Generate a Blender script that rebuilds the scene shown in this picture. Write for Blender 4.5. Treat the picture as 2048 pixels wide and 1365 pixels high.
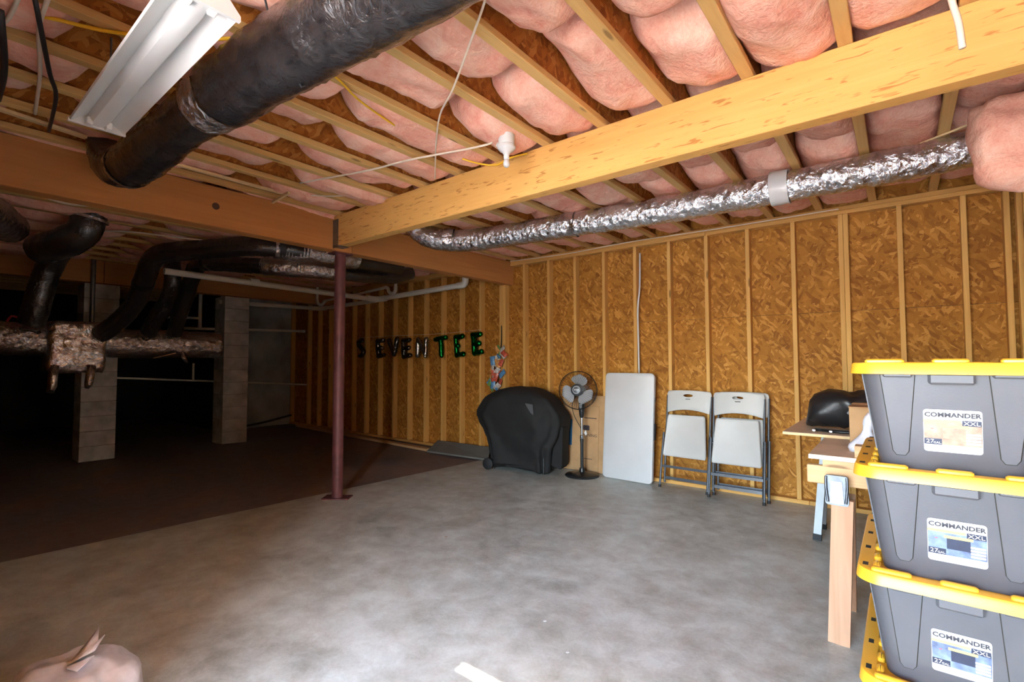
import bpy, math, random
from mathutils import Vector as V, Matrix, noise
# ---------------------------------------------------------------- clear
for o in list(bpy.data.objects): bpy.data.objects.remove(o, do_unlink=True)
SC = bpy.context.scene
COL = SC.collection
R = math.radians
random.seed(7)
# ---------------------------------------------------------------- camera (image taken as 2048 x 1365)
H = 1.345
FPX = 974.93
YAW, PIT, ROL = 0.6723, 0.0419, -0.0016
def _axes():
    cy, sy = math.cos(YAW), math.sin(YAW)
    F = V((-sy, cy, 0)); Rr = V((cy, sy, 0)); U = V((0, 0, 1))
    F2 = F*math.cos(PIT) + U*math.sin(PIT); U2 = U*math.cos(PIT) - F*math.sin(PIT)
    R3 = Rr*math.cos(ROL) + U2*math.sin(ROL); U3 = U2*math.cos(ROL) - Rr*math.sin(ROL)
    return F2, R3, U3
CF, CR, CU = _axes()
CC = V((0, 0, H))
cd = bpy.data.cameras.new('camera'); co = bpy.data.objects.new('camera', cd); COL.objects.link(co)
cd.sensor_width = 36.0; cd.lens = 36.0*FPX/2048.0; cd.clip_start = 0.05; cd.clip_end = 500
co.matrix_world = Matrix(((CR.x, CU.x, -CF.x, CC.x), (CR.y, CU.y, -CF.y, CC.y), (CR.z, CU.z, -CF.z, CC.z), (0, 0, 0, 1)))
SC.camera = co
def at(u, v, ax, val):                       # pixel -> point on a known plane of the room
    d = CF + CR*((u-1024)/FPX) + CU*((682.5-v)/FPX)
    return CC + d*((val-CC[ax])/d[ax])
# ---------------------------------------------------------------- world, sun, exposure
w = bpy.data.worlds.new('world'); SC.world = w; w.use_nodes = True
wn = w.node_tree; wn.nodes.clear()
sky = wn.nodes.new('ShaderNodeTexSky'); sky.sky_type = 'NISHITA'; sky.sun_disc = False
sky.sun_elevation = R(41); sky.sun_rotation = R(90); sky.air_density = 1.0; sky.dust_density = 2.0; sky.ozone_density = 0.6
bg = wn.nodes.new('ShaderNodeBackground'); bg.inputs['Strength'].default_value = 0.65
wo = wn.nodes.new('ShaderNodeOutputWorld')
wn.links.new(sky.outputs[0], bg.inputs[0]); wn.links.new(bg.outputs[0], wo.inputs[0])
sl = bpy.data.lights.new('sun', 'SUN'); sl.energy = 5.0; sl.angle = R(0.53); sl.color = (1.0, 0.94, 0.84)
so = bpy.data.objects.new('sun', sl); COL.objects.link(so); so.location = (8, -2, 8)
so.rotation_euler = V((-math.cos(R(41)), 0.0, -math.sin(R(41)))).to_track_quat('-Z', 'Y').to_euler()
OX0, OX1, OZ = -1.72, 0.68, 2.36               # wide doorway behind the camera
FY = -2.0                                      # inner face of the front wall
FYL = 0.0                                    # front wall left of the added bay, placed to shade the floor
XB = -1.78                                     # added unseen bay side wall, keeps the lower left in shade
pl_ = bpy.data.lights.new('doorway_portal', 'AREA'); pl_.shape = 'RECTANGLE'; pl_.size = OX1-OX0; pl_.size_y = OZ
pl_.cycles.is_portal = True
po = bpy.data.objects.new('doorway_portal', pl_); COL.objects.link(po); po.location = ((OX0+OX1)/2, FY-0.12, OZ/2)
po.rotation_euler = V((0, 1, 0)).to_track_quat('-Z', 'Z').to_euler()
SC.view_settings.view_transform = 'Standard'; SC.view_settings.look = 'None'
SC.view_settings.gamma = 1.0; SC.view_settings.use_curve_mapping = False
SC.view_settings.exposure = 4.12
# ---------------------------------------------------------------- helpers
class MB:
    def __init__(s): s.v = []; s.f = []
    def add(s, vs, fs):
        b = len(s.v); s.v += [tuple(p) for p in vs]; s.f += [tuple(b+i for i in f) for f in fs]; return s
    def box(s, x0, x1, y0, y1, z0, z1):
        return s.add([(x0,y0,z0),(x1,y0,z0),(x1,y1,z0),(x0,y1,z0),(x0,y0,z1),(x1,y0,z1),(x1,y1,z1),(x0,y1,z1)],
                     [(3,2,1,0),(4,5,6,7),(0,1,5,4),(1,2,6,5),(2,3,7,6),(3,0,4,7)])
    def cbox(s, x0, x1, y0, y1, z0, z1, c=0.004):      # box with chamfered edges
        vs = []; 
        for z, cz in ((z0, 0), (z0+c, 1), (z1-c, 1), (z1, 0)):
            d = 0 if cz else c
            a0, a1, b0, b1 = x0+d, x1-d, y0+d, y1-d
            k = c if cz else c*0.6
            vs += [(a0+k,b0,z),(a1-k,b0,z),(a1,b0+k,z),(a1,b1-k,z),(a1-k,b1,z),(a0+k,b1,z),(a0,b1-k,z),(a0,b0+k,z)]
        fs = [tuple(reversed(range(8))), tuple(range(24, 32))]
        for r in range(3):
            for i in range(8): fs.append((r*8+i, r*8+(i+1)%8, r*8+8+(i+1)%8, r*8+8+i))
        return s.add(vs, fs)
    def bar(s, p0, p1, w, h, up=(0, 0, 1)):
        p0, p1 = V(p0), V(p1); d = (p1-p0).normalized(); up = V(up)
        a = d.cross(up)
        if a.length < 1e-4: a = d.cross(V((1, 0, 0)))
        a.normalize(); b = a.cross(d)
        a = a*w/2; b = b*h/2
        return s.add([p0-a-b, p0+a-b, p0+a+b, p0-a+b, p1-a-b, p1+a-b, p1+a+b, p1-a+b],
                     [(0,1,2,3),(7,6,5,4),(1,0,4,5),(2,1,5,6),(3,2,6,7),(0,3,7,4)])
    def tube(s, pts, r, n=10, cap=True, jit=None):
        pts = [V(p) for p in pts]; m = len(pts)
        rs = r if isinstance(r, (list, tuple)) else [r]*m
        t0 = (pts[1]-pts[0]).normalized(); a = t0.orthogonal().normalized(); vs = []
        for i in range(m):
            t = (pts[min(i+1, m-1)]-pts[max(i-1, 0)]).normalized()
            a = (a - t*a.dot(t)).normalized(); b = t.cross(a)
            for k in range(n):
                th = 2*math.pi*k/n; q = pts[i]+(a*math.cos(th)+b*math.sin(th))*rs[i]
                if jit: q = q + jit(q, (q-pts[i]).normalized())
                vs.append(q)
        fs = []
        for i in range(m-1):
            for k in range(n): fs.append((i*n+k, i*n+(k+1)%n, (i+1)*n+(k+1)%n, (i+1)*n+k))
        if cap: fs += [tuple(reversed(range(n))), tuple(range((m-1)*n, m*n))]
        return s.add(vs, fs)
    def capsule(s, p0, p1, r, n=12, jit=None):
        p0, p1 = V(p0), V(p1); d = (p1-p0).normalized(); pts = []; rs = []
        for k in range(5):
            a = math.pi/2*(1-k/4.0); pts.append(p0-d*r*math.sin(a)); rs.append(max(r*math.cos(a), r*0.02))
        for k in range(1, 4): pts.append(p0.lerp(p1, k/4.0)); rs.append(r)
        for k in range(5):
            a = math.pi/2*k/4.0; pts.append(p1+d*r*math.sin(a)); rs.append(max(r*math.cos(a), r*0.02))
        return s.tube(pts, rs, n, True, jit)
    def lathe(s, prof, c, n=24, M=None):
        c = V(c); vs = []
        for (r, z) in prof:
            for k in range(n):
                th = 2*math.pi*k/n; q = V((r*math.cos(th), r*math.sin(th), z))
                if M: q = M @ q
                vs.append(c+q)
        fs = []
        for i in range(len(prof)-1):
            for k in range(n): fs.append((i*n+k, i*n+(k+1)%n, (i+1)*n+(k+1)%n, (i+1)*n+k))
        if prof[0][0] > 1e-5: fs.append(tuple(reversed(range(n))))
        if prof[-1][0] > 1e-5: fs.append(tuple(range((len(prof)-1)*n, len(prof)*n)))
        return s.add(vs, fs)
    def prism(s, poly, o, ax, ay, dv):                 # poly in (ax, ay) swept by dv
        o, ax, ay, dv = V(o), V(ax), V(ay), V(dv); n = len(poly)
        a = [o+ax*p[0]+ay*p[1] for p in poly]; b = [q+dv for q in a]
        return s.add(a+b, [tuple(range(n)), tuple(reversed(range(n, 2*n)))]+[((i+1)%n, i, n+i, n+(i+1)%n) for i in range(n)])
    def loft(s, loops, cap0=True, cap1=True):
        n = len(loops[0]); vs = [p for l in loops for p in l]; fs = []
        for i in range(len(loops)-1):
            for k in range(n): fs.append((i*n+k, i*n+(k+1)%n, (i+1)*n+(k+1)%n, (i+1)*n+k))
        if cap0: fs.append(tuple(reversed(range(n))))
        if cap1: fs.append(tuple(range((len(loops)-1)*n, len(loops)*n)))
        return s.add(vs, fs)
    def xf(s, M): s.v = [tuple(M @ V(p)) for p in s.v]; return s
    def build(s, name, m, parent=None, smooth=None, fix=False):
        me = bpy.data.meshes.new(name); me.from_pydata(s.v, [], s.f); me.materials.append(m)
        if fix:
            import bmesh
            b = bmesh.new(); b.from_mesh(me); bmesh.ops.recalc_face_normals(b, faces=b.faces); b.to_mesh(me); b.free()
        if smooth is not None:
            me.polygons.foreach_set('use_smooth', [True]*len(me.polygons))
            if smooth < 180: me.set_sharp_from_angle(angle=R(smooth))
        me.update()
        return mk(name, me, parent)
def mk(name, me, parent=None):
    o = bpy.data.objects.new(name, me); COL.objects.link(o)
    if parent is not None:
        o.parent = parent; p = parent; T = V((0, 0, 0))
        while p is not None and p.type == 'EMPTY': T = T + p.location; p = p.parent
        if parent.type == 'EMPTY': o.matrix_parent_inverse = Matrix.Translation(-T)
    return o
def tag(o, label, cat, group=None):
    o['label'] = label; o['category'] = cat
    if group: o['group'] = group
    return o
def thing(name, label, cat, loc=(0, 0, 0), group=None):
    o = bpy.data.objects.new(name, None); COL.objects.link(o); o.location = loc; o.empty_display_size = 0.1
    return tag(o, label, cat, group)
def struct(o): o['kind'] = 'structure'; return o
def dup(root, off):
    r = root.copy(); COL.objects.link(r); r.location = root.location+V(off)
    for ch in list(root.children):
        c = ch.copy(); COL.objects.link(c); c.parent = r; c.matrix_parent_inverse = ch.matrix_parent_inverse.copy()
        for g in list(ch.children):
            d = g.copy(); COL.objects.link(d); d.parent = c; d.matrix_parent_inverse = g.matrix_parent_inverse.copy()
    return r
def spline(pts, step=0.03):                            # catmull-rom, resampled
    P = [V(p) for p in pts]; P = [P[0]*2-P[1]]+P+[P[-1]*2-P[-2]]; out = []
    for i in range(1, len(P)-2):
        a, b, c, d = P[i-1], P[i], P[i+1], P[i+2]; n = max(2, int((c-b).length/step))
        for k in range(n):
            t = k/n
            out.append(0.5*((2*b)+(c-a)*t+(2*a-5*b+4*c-d)*t*t+(3*b-a-3*c+d)*t**3))
    out.append(P[-2]); return out
def rrect(x0, x1, y0, y1, r, z, n=5):
    out = []
    for cx, cy, a0 in ((x1-r, y0+r, -90), (x1-r, y1-r, 0), (x0+r, y1-r, 90), (x0+r, y0+r, 180)):
        for k in range(n):
            a = R(a0+90.0*k/(n-1)); out.append(V((cx+r*math.cos(a), cy+r*math.sin(a), z)))
    return out
def rpoly(x0, x1, y0, y1, r, n=4): return [(p.x, p.y) for p in rrect(x0, x1, y0, y1, r, 0, n)]
def ell(cx, cy, a, b, n=20): return [(cx+a*math.cos(2*math.pi*k/n), cy+b*math.sin(2*math.pi*k/n)) for k in range(n)]
def text_mb(txt, size, M, depth=0.0004, squeeze=1.0, bold=0.0):
    cu = bpy.data.curves.new('txt', 'FONT'); cu.body = txt; cu.size = size; cu.align_x = 'CENTER'; cu.align_y = 'CENTER'; cu.extrude = depth; cu.offset = bold
    cu.resolution_u = 2
    o = bpy.data.objects.new('txt', cu); COL.objects.link(o)
    bpy.context.view_layer.update()
    me = bpy.data.meshes.new_from_object(o.evaluated_get(bpy.context.evaluated_depsgraph_get()))
    b = MB(); b.v = [tuple(M @ V((v.co.x*squeeze, v.co.y, v.co.z))) for v in me.vertices]; b.f = [tuple(p.vertices) for p in me.polygons]
    bpy.data.objects.remove(o); bpy.data.curves.remove(cu); bpy.data.meshes.remove(me)
    return b
# ---------------------------------------------------------------- materials
def newmat(name):
    m = bpy.data.materials.new(name); m.use_nodes = True; nt = m.node_tree; nt.nodes.clear()
    b = nt.nodes.new('ShaderNodeBsdfPrincipled'); o = nt.nodes.new('ShaderNodeOutputMaterial'); nt.links.new(b.outputs[0], o.inputs[0])
    return m, nt, b
def nd(nt, t, **k):
    n = nt.nodes.new('ShaderNode'+t)
    for a, v in k.items(): setattr(n, a, v)
    return n
def coords(nt, scale=(1, 1, 1), rot=(0, 0, 0), rnd=True):
    tc = nd(nt, 'TexCoord'); mp = nd(nt, 'Mapping'); mp.inputs['Scale'].default_value = scale; mp.inputs['Rotation'].default_value = rot
    nt.links.new(tc.outputs['Object'], mp.inputs['Vector'])
    if rnd:
        oi = nd(nt, 'ObjectInfo'); mul = nd(nt, 'Math', operation='MULTIPLY'); mul.inputs[1].default_value = 37.0
        nt.links.new(oi.outputs['Random'], mul.inputs[0]); cx = nd(nt, 'CombineXYZ')
        for i in range(3): nt.links.new(mul.outputs[0], cx.inputs[i])
        nt.links.new(cx.outputs[0], mp.inputs['Location'])
    return mp.outputs[0]
def ramp(nt, fac, stops):
    r = nd(nt, 'ValToRGB'); e = r.color_ramp.elements
    while len(e) < len(stops): e.new(0.5)
    for i, (p, c) in enumerate(stops): e[i].position = p; e[i].color = (c[0], c[1], c[2], 1)
    nt.links.new(fac, r.inputs[0]); return r.outputs[0]
def noisen(nt, vec, scale, detail=4, rough=0.55, dist=0.0):
    n = nd(nt, 'TexNoise'); n.inputs['Scale'].default_value = scale; n.inputs['Detail'].default_value = detail
    n.inputs['Roughness'].default_value = rough; n.inputs['Distortion'].default_value = dist
    nt.links.new(vec, n.inputs['Vector']); return n.outputs['Fac']
def mixc(nt, fac, a, b, mode='MIX'):
    m = nd(nt, 'Mix', data_type='RGBA', blend_type=mode)
    for i, x in ((0, fac), (6, a), (7, b)):
        if isinstance(x, (int, float)): m.inputs[i].default_value = x
        elif isinstance(x, tuple): m.inputs[i].default_value = (x[0], x[1], x[2], 1)
        else: nt.links.new(x, m.inputs[i])
    return m.outputs[2]
def bump(nt, bsdf, h, strength, dist=0.01):
    b = nd(nt, 'Bump'); b.inputs['Strength'].default_value = strength; b.inputs['Distance'].default_value = dist
    nt.links.new(h, b.inputs['Height']); nt.links.new(b.outputs[0], bsdf.inputs['Normal'])
def plain(name, c, rough=0.5, metal=0.0, var=0.08, scale=6.0, bmp=0.0, bscale=60.0, spec=0.5):
    m, nt, b = newmat(name); vec = coords(nt)
    n = noisen(nt, vec, scale)
    lo = tuple(max(0, x*(1-var*2)) for x in c); hi = tuple(min(1, x*(1+var)) for x in c)
    nt.links.new(ramp(nt, n, [(0.3, lo), (0.7, hi)]), b.inputs['Base Color'])
    b.inputs['Roughness'].default_value = rough; b.inputs['Metallic'].default_value = metal
    b.inputs['Specular IOR Level'].default_value = spec
    if bmp: bump(nt, b, noisen(nt, vec, bscale, 3), bmp, 0.004)
    return m
def wood(name, c1, c2, axis, knots=True, rough=0.65, gs=1.0, spots=None):
    m, nt, b = newmat(name); sc = [28*gs, 28*gs, 28*gs]; sc[axis] = 1.6*gs
    vec = coords(nt, tuple(sc)); g = noisen(nt, vec, 1.0, 5, 0.6, 1.2)
    col = ramp(nt, g, [(0.28, c2), (0.5, tuple((a+b_)/2 for a, b_ in zip(c1, c2))), (0.72, c1)])
    sc2 = [3.0]*3; sc2[axis] = 0.5
    big = noisen(nt, coords(nt, tuple(sc2)), 1.0, 2)
    col = mixc(nt, 0.35, col, ramp(nt, big, [(0.3, tuple(x*0.6 for x in c2)), (0.7, c1)]))
    if knots:
        sk = [9.0]*3; sk[axis] = 2.2
        vo = nd(nt, 'TexVoronoi'); vo.inputs['Scale'].default_value = 1.0; nt.links.new(coords(nt, tuple(sk)), vo.inputs['Vector'])
        kf = ramp(nt, vo.outputs['Distance'], [(0.07, (0.75, 0.75, 0.75)), (0.13, (0, 0, 0))])
        col = mixc(nt, kf, col, tuple(x*0.28 for x in c2))
    if spots:                                           # short dark strands (laminated strand lumber)
        ss = [60.0]*3; ss[axis] = 9.0
        sp = noisen(nt, coords(nt, tuple(ss)), 1.0, 2, 0.5, 0.6)
        sf = ramp(nt, sp, [(0.615, (0, 0, 0)), (0.70, (0.85, 0.85, 0.85))])
        col = mixc(nt, sf, col, spots)
    nt.links.new(col, b.inputs['Base Color']); b.inputs['Roughness'].default_value = rough; b.inputs['Specular IOR Level'].default_value = 0.3
    bump(nt, b, g, 0.25, 0.003); return m
def osb(name, plane, cols, rough=0.75, fs=1.0):
    m, nt, b = newmat(name)
    ax = {'xz': 1, 'yz': 0, 'xy': 2}[plane]; lo = {'xz': 0, 'yz': 1, 'xy': 0}[plane]
    out = None; hts = None
    tc0 = coords(nt, (1, 1, 1)); nz = nd(nt, 'TexNoise'); nz.inputs['Scale'].default_value = 9; nz.inputs['Detail'].default_value = 2
    nt.links.new(tc0, nz.inputs['Vector'])
    for i, (ang, st) in enumerate(((12, 1.0), (68, 1.2), (130, 1.1))):
        rt = [0, 0, 0]; rt[ax] = R(ang)
        mp0 = nd(nt, 'Mapping'); mp0.inputs['Rotation'].default_value = rt
        mp0.inputs['Location'].default_value = (i*3.1, i*1.7, i*2.3)
        mw = nd(nt, 'VectorMath', operation='MULTIPLY_ADD'); nt.links.new(nz.outputs['Color'], mw.inputs[0]); mw.inputs[1].default_value = (0.05,)*3
        nt.links.new(tc0, mw.inputs[2]); nt.links.new(mw.outputs[0], mp0.inputs['Vector'])
        sc = [38*st*fs]*3; sc[lo] = 11*st*fs
        mp1 = nd(nt, 'Mapping'); mp1.inputs['Scale'].default_value = sc; nt.links.new(mp0.outputs[0], mp1.inputs['Vector'])
        vo = nd(nt, 'TexVoronoi'); vo.inputs['Scale'].default_value = 1.0; nt.links.new(mp1.outputs[0], vo.inputs['Vector'])
        sp = nd(nt, 'SeparateColor'); nt.links.new(vo.outputs['Color'], sp.inputs[0])
        c = ramp(nt, sp.outputs[0], [(0.0, cols[0]), (0.35, cols[1]), (0.75, cols[2]), (0.95, cols[3])])
        if out is None: out = c; hts = sp.outputs[0]
        else:
            th = ramp(nt, sp.outputs[1], [(0.52, (0, 0, 0)), (0.56, (1, 1, 1))])
            out = mixc(nt, th, out, c)
            hts = mixc(nt, th, hts, sp.outputs[0])
    big = noisen(nt, tc0, 2.2, 3)
    out = mixc(nt, 0.75, out, ramp(nt, big, [(0.3, (0.72, 0.66, 0.6)), (0.7, (1, 1, 1))]), 'MULTIPLY')
    nt.links.new(out, b.inputs['Base Color']); b.inputs['Roughness'].default_value = rough; b.inputs['Specular IOR Level'].default_value = 0.3
    bump(nt, b, hts, 0.25, 0.004); return m
def foil(name, c=(0.78, 0.77, 0.78), rough=0.22, wr=22.0, st=0.9, metal=0.95):
    m, nt, b = newmat(name); vec = coords(nt)
    n1 = noisen(nt, vec, wr, 4, 0.6, 1.5); vo = nd(nt, 'TexVoronoi'); vo.inputs['Scale'].default_value = wr*0.8; nt.links.new(vec, vo.inputs['Vector'])
    h = mixc(nt, 0.5, n1, vo.outputs['Distance'])
    nt.links.new(ramp(nt, n1, [(0.3, tuple(x*0.6 for x in c)), (0.7, c)]), b.inputs['Base Color'])
    b.inputs['Metallic'].default_value = metal; b.inputs['Roughness'].default_value = rough
    bump(nt, b, h, st, 0.03); return m
M = {}
M['stud'] = wood('stud_pine', (0.78, 0.45, 0.135), (0.60, 0.30, 0.075), 2)
M['plate'] = wood('plate_pine', (0.76, 0.42, 0.12), (0.58, 0.28, 0.07), 0)
M['plate_y'] = wood('plate_pine_lengthways', (0.76, 0.42, 0.12), (0.58, 0.28, 0.07), 1)
M['flange'] = wood('flange_pine', (0.76, 0.48, 0.18), (0.60, 0.34, 0.11), 1)
M['lvl'] = wood('strand_beam', (0.84, 0.475, 0.145), (0.72, 0.365, 0.09), 0, knots=False, spots=(0.42, 0.17, 0.035), gs=0.7)
M['glulam'] = wood('dark_beam', (0.60, 0.265, 0.08), (0.47, 0.19, 0.055), 1, knots=False, gs=0.6)
OC = [(0.27, 0.10, 0.012), (0.385, 0.158, 0.019), (0.45, 0.19, 0.026), (0.60, 0.285, 0.06)]
M['osb'] = osb('osb_wall', 'xz', OC)
M['osb_r'] = osb('osb_side_wall', 'yz', OC)
M['web'] = osb('osb_web', 'yz', [(0.28, 0.085, 0.012), (0.42, 0.14, 0.02), (0.50, 0.18, 0.028), (0.60, 0.26, 0.06)])
M['deck'] = osb('osb_deck', 'xy', OC)
def pinkmat():
    m, nt, b = newmat('pink_fiberglass'); vec = coords(nt)
    n = noisen(nt, vec, 5.0, 4, 0.62, 0.8); n2 = noisen(nt, coords(nt, (60, 14, 60)), 1.0, 4, 0.7, 1.0)
    col = ramp(nt, n, [(0.25, (0.74, 0.24, 0.17)), (0.46, (0.86, 0.42, 0.30)), (0.64, (0.90, 0.56, 0.42)), (0.80, (0.90, 0.64, 0.42))])
    col = mixc(nt, 0.3, col, ramp(nt, n2, [(0.3, (0.70, 0.25, 0.17)), (0.7, (0.95, 0.68, 0.54))]))
    nt.links.new(col, b.inputs['Base Color']); b.inputs['Roughness'].default_value = 0.95; b.inputs['Specular IOR Level'].default_value = 0.1
    n3 = noisen(nt, vec, 17.0, 5, 0.65, 0.5)
    bump(nt, b, mixc(nt, 0.35, n, n3), 0.9, 0.03); return m
M['pink'] = pinkmat()
def concmat():
    m, nt, b = newmat('slab_concrete'); vec = coords(nt, rnd=False)
    a = noisen(nt, vec, 1.1, 6, 0.62, 0.6); c = noisen(nt, vec, 6.0, 6, 0.7, 0.3); d = noisen(nt, vec, 70.0, 3, 0.6)
    col = ramp(nt, a, [(0.30, (0.22, 0.225, 0.18)), (0.44, (0.41, 0.435, 0.375)), (0.56, (0.585, 0.635, 0.575)), (0.72, (0.68, 0.745, 0.69))])
    col = mixc(nt, 0.48, col, ramp(nt, c, [(0.34, (0.25, 0.24, 0.185)), (0.64, (0.70, 0.76, 0.70))]))
    col = mixc(nt, 0.12, col, ramp(nt, d, [(0.4, (0.25, 0.22, 0.2)), (0.6, (0.62, 0.6, 0.58))]))
    nt.links.new(col, b.inputs['Base Color'])
    nt.links.new(ramp(nt, c, [(0.3, (0.34,)*3), (0.7, (0.55,)*3)]), b.inputs['Roughness'])
    bump(nt, b, mixc(nt, 0.3, c, d), 0.12, 0.01); return m
M['slab'] = concmat()
def dirtmat():
    m, nt, b = newmat('damp_dirt'); vec = coords(nt, rnd=False)
    a = noisen(nt, vec, 0.9, 6, 0.65, 0.8); c = noisen(nt, vec, 9.0, 6, 0.7)
    col = ramp(nt, a, [(0.3, (0.12, 0.098, 0.105)), (0.5, (0.19, 0.15, 0.15)), (0.66, (0.30, 0.20, 0.145)), (0.8, (0.25, 0.235, 0.255))])
    col = mixc(nt, 0.25, col, ramp(nt, c, [(0.35, (0.085, 0.072, 0.078)), (0.7, (0.33, 0.29, 0.29))]))
    nt.links.new(col, b.inputs['Base Color']); nt.links.new(ramp(nt, a, [(0.3, (0.42,)*3), (0.7, (0.7,)*3)]), b.inputs['Roughness'])
    bump(nt, b, mixc(nt, 0.5, a, c), 0.35, 0.03); return m
M['dirt'] = dirtmat()
M['cmu'] = plain('concrete_block', (0.50, 0.49, 0.47), 0.9, 0, 0.18, 5.0, 0.5, 90)
M['mortar'] = plain('mortar', (0.24, 0.235, 0.22), 0.95, 0, 0.1, 9)
M['parge'] = plain('parged_wall', (0.40, 0.42, 0.43), 0.9, 0, 0.2, 2.0, 0.3, 40)
M['tar'] = plain('damp_proofing', (0.012, 0.013, 0.016), 0.8, 0, 0.2, 2.0)  # even near-black colour for outer sheets and the crawlspace wall
M['ground'] = plain('driveway', (0.36, 0.34, 0.31), 0.9, 0, 0.1, 1.0)
M['redsteel'] = plain('red_oxide_steel', (0.16, 0.055, 0.058), 0.5, 0.1, 0.16, 9.0, 0.1, 50)
M['galv'] = plain('galvanized', (0.26, 0.28, 0.31), 0.32, 0.9, 0.12, 30.0)
M['pvc'] = plain('pvc', (0.74, 0.70, 0.60), 0.35, 0, 0.05, 4.0)
M['foil'] = foil('duct_foil')
M['foil2'] = foil('silver_duct_foil', (0.85, 0.84, 0.84), 0.2, 26.0, 0.75)
M['foil3'] = foil('crumpled_foil', (0.80, 0.76, 0.75), 0.2, 13.0, 1.0)
def blackduct():
    m, nt, b = newmat('black_duct_film'); vec = coords(nt)
    n = noisen(nt, vec, 16.0, 4, 0.6, 2.0)
    nt.links.new(ramp(nt, n, [(0.3, (0.010, 0.010, 0.012)), (0.75, (0.045, 0.040, 0.040))]), b.inputs['Base Color'])
    b.inputs['Roughness'].default_value = 0.2; b.inputs['Metallic'].default_value = 0.0; b.inputs['Specular IOR Level'].default_value = 0.9
    b.inputs['Coat Weight'].default_value = 0.4; b.inputs['Coat Roughness'].default_value = 0.12
    bump(nt, b, n, 0.45, 0.02); return m
M['bduct'] = blackduct()
M['tape'] = foil('foil_tape', (0.82, 0.83, 0.85), 0.18, 30.0, 0.9)
M['whitemetal'] = plain('white_enamel', (0.62, 0.61, 0.585), 0.35, 0, 0.03, 3.0)
M['whiteplast'] = plain('white_plastic', (0.66, 0.65, 0.62), 0.45, 0, 0.03, 3.0)
M['chairplast'] = plain('blow_molded_plastic', (0.53, 0.515, 0.485), 0.5, 0, 0.03, 4.0, 0.1, 220)
M['tableplast'] = plain('table_plastic', (0.56, 0.555, 0.55), 0.42, 0, 0.03, 3.0, 0.1, 220)
M['chairmetal'] = plain('dark_grey_tube', (0.075, 0.08, 0.09), 0.38, 0.3, 0.1, 20)
M['black'] = plain('black_plastic', (0.014, 0.014, 0.015), 0.32, 0, 0.1, 9)
M['rubber'] = plain('black_rubber', (0.012, 0.012, 0.013), 0.7, 0, 0.1, 9)
M['cloth'] = plain('black_cover_cloth', (0.0065, 0.006, 0.0062), 0.8, 0, 0.2, 7.0, 0.25, 300)
M['clothgrey'] = plain('grey_cover_patch', (0.06, 0.06, 0.065), 0.6, 0, 0.1, 7.0)
M['nylon'] = plain('black_nylon', (0.010, 0.010, 0.011), 0.4, 0, 0.2, 12.0, 0.5, 30)
M['fanblade'] = plain('grey_blade', (0.30, 0.30, 0.31), 0.4, 0, 0.06, 12)
M['bracket'] = plain('stamped_bracket', (0.15, 0.165, 0.19), 0.45, 0.9, 0.15, 30.0)
M['chrome'] = plain('chrome', (0.5, 0.5, 0.52), 0.15, 1.0, 0.02, 5)
M['card'] = plain('cardboard', (0.46, 0.27, 0.125), 0.85, 0, 0.08, 7.0)
M['cardink'] = plain('box_print', (0.05, 0.035, 0.04), 0.8, 0, 0.05, 7.0)
M['cardblue'] = plain('blue_print', (0.012, 0.10, 0.22), 0.7, 0, 0.05, 7.0)
M['slate'] = plain('grey_panel', (0.17, 0.17, 0.155), 0.75, 0, 0.08, 4.0)
M['yellow'] = plain('yellow_lid', (0.80, 0.43, 0.03), 0.38, 0, 0.03, 3.0)
M['bin'] = plain('grey_tote', (0.082, 0.084, 0.095), 0.45, 0, 0.06, 5.0, 0.12, 250)
M['slot'] = plain('slot_dark', (0.03, 0.028, 0.02), 0.8, 0, 0.05, 5)  # near-black colour painted as the shade inside slots and grooves
M['paper'] = plain('label_paper', (0.64, 0.64, 0.64), 0.4, 0, 0.02, 5)
M['ink'] = plain('label_ink', (0.03, 0.03, 0.04), 0.6, 0, 0.02, 5)
M['photo'] = plain('label_photo', (0.16, 0.22, 0.38), 0.4, 0, 0.35, 28)
M['photob'] = plain('label_photo_brown', (0.36, 0.25, 0.17), 0.4, 0, 0.25, 28)
M['navy'] = plain('label_navy', (0.02, 0.028, 0.06), 0.4, 0, 0.1, 28)
M['lblyel'] = plain('label_yellow', (0.88, 0.64, 0.16), 0.4, 0, 0.02, 5)
M['red'] = plain('red_print', (0.70, 0.03, 0.03), 0.4, 0, 0.05, 5)
M['fir'] = wood('fir_lumber', (0.62, 0.36, 0.22), (0.46, 0.25, 0.14), 2, gs=0.8)
M['firx'] = wood('fir_lumber_cross', (0.72, 0.46, 0.24), (0.56, 0.32, 0.15), 0, gs=0.8)
M['mdf'] = plain('mdf_top', (0.70, 0.53, 0.36), 0.7, 0, 0.06, 8)
M['ply'] = wood('pale_board_edge', (0.82, 0.62, 0.34), (0.72, 0.5, 0.25), 0, knots=False)
M['melamine'] = plain('white_board_edge', (0.66, 0.63, 0.58), 0.5, 0, 0.03, 8)
M['alu'] = plain('aluminium_leg', (0.30, 0.32, 0.33), 0.5, 0.3, 0.05, 8)
M['cord'] = plain('white_cable', (0.78, 0.66, 0.52), 0.5, 0, 0.05, 8)
M['ycord'] = plain('yellow_cable', (0.85, 0.50, 0.02), 0.5, 0, 0.05, 8)
M['bcord'] = plain('black_cable', (0.02, 0.018, 0.02), 0.5, 0, 0.05, 8)
M['bagpl'] = plain('white_bag_plastic', (0.76, 0.78, 0.86), 0.3, 0, 0.08, 20, 0.7, 25)
M['ball_s'] = foil('dark_silver_balloon', (0.16, 0.145, 0.135), 0.16, 16.0, 0.6)
M['ball_n'] = foil('bright_silver_balloon', (0.50, 0.48, 0.46), 0.16, 16.0, 0.6)
M['ball_g'] = foil('green_balloon', (0.004, 0.20, 0.035), 0.16, 14.0, 0.5)
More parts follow.
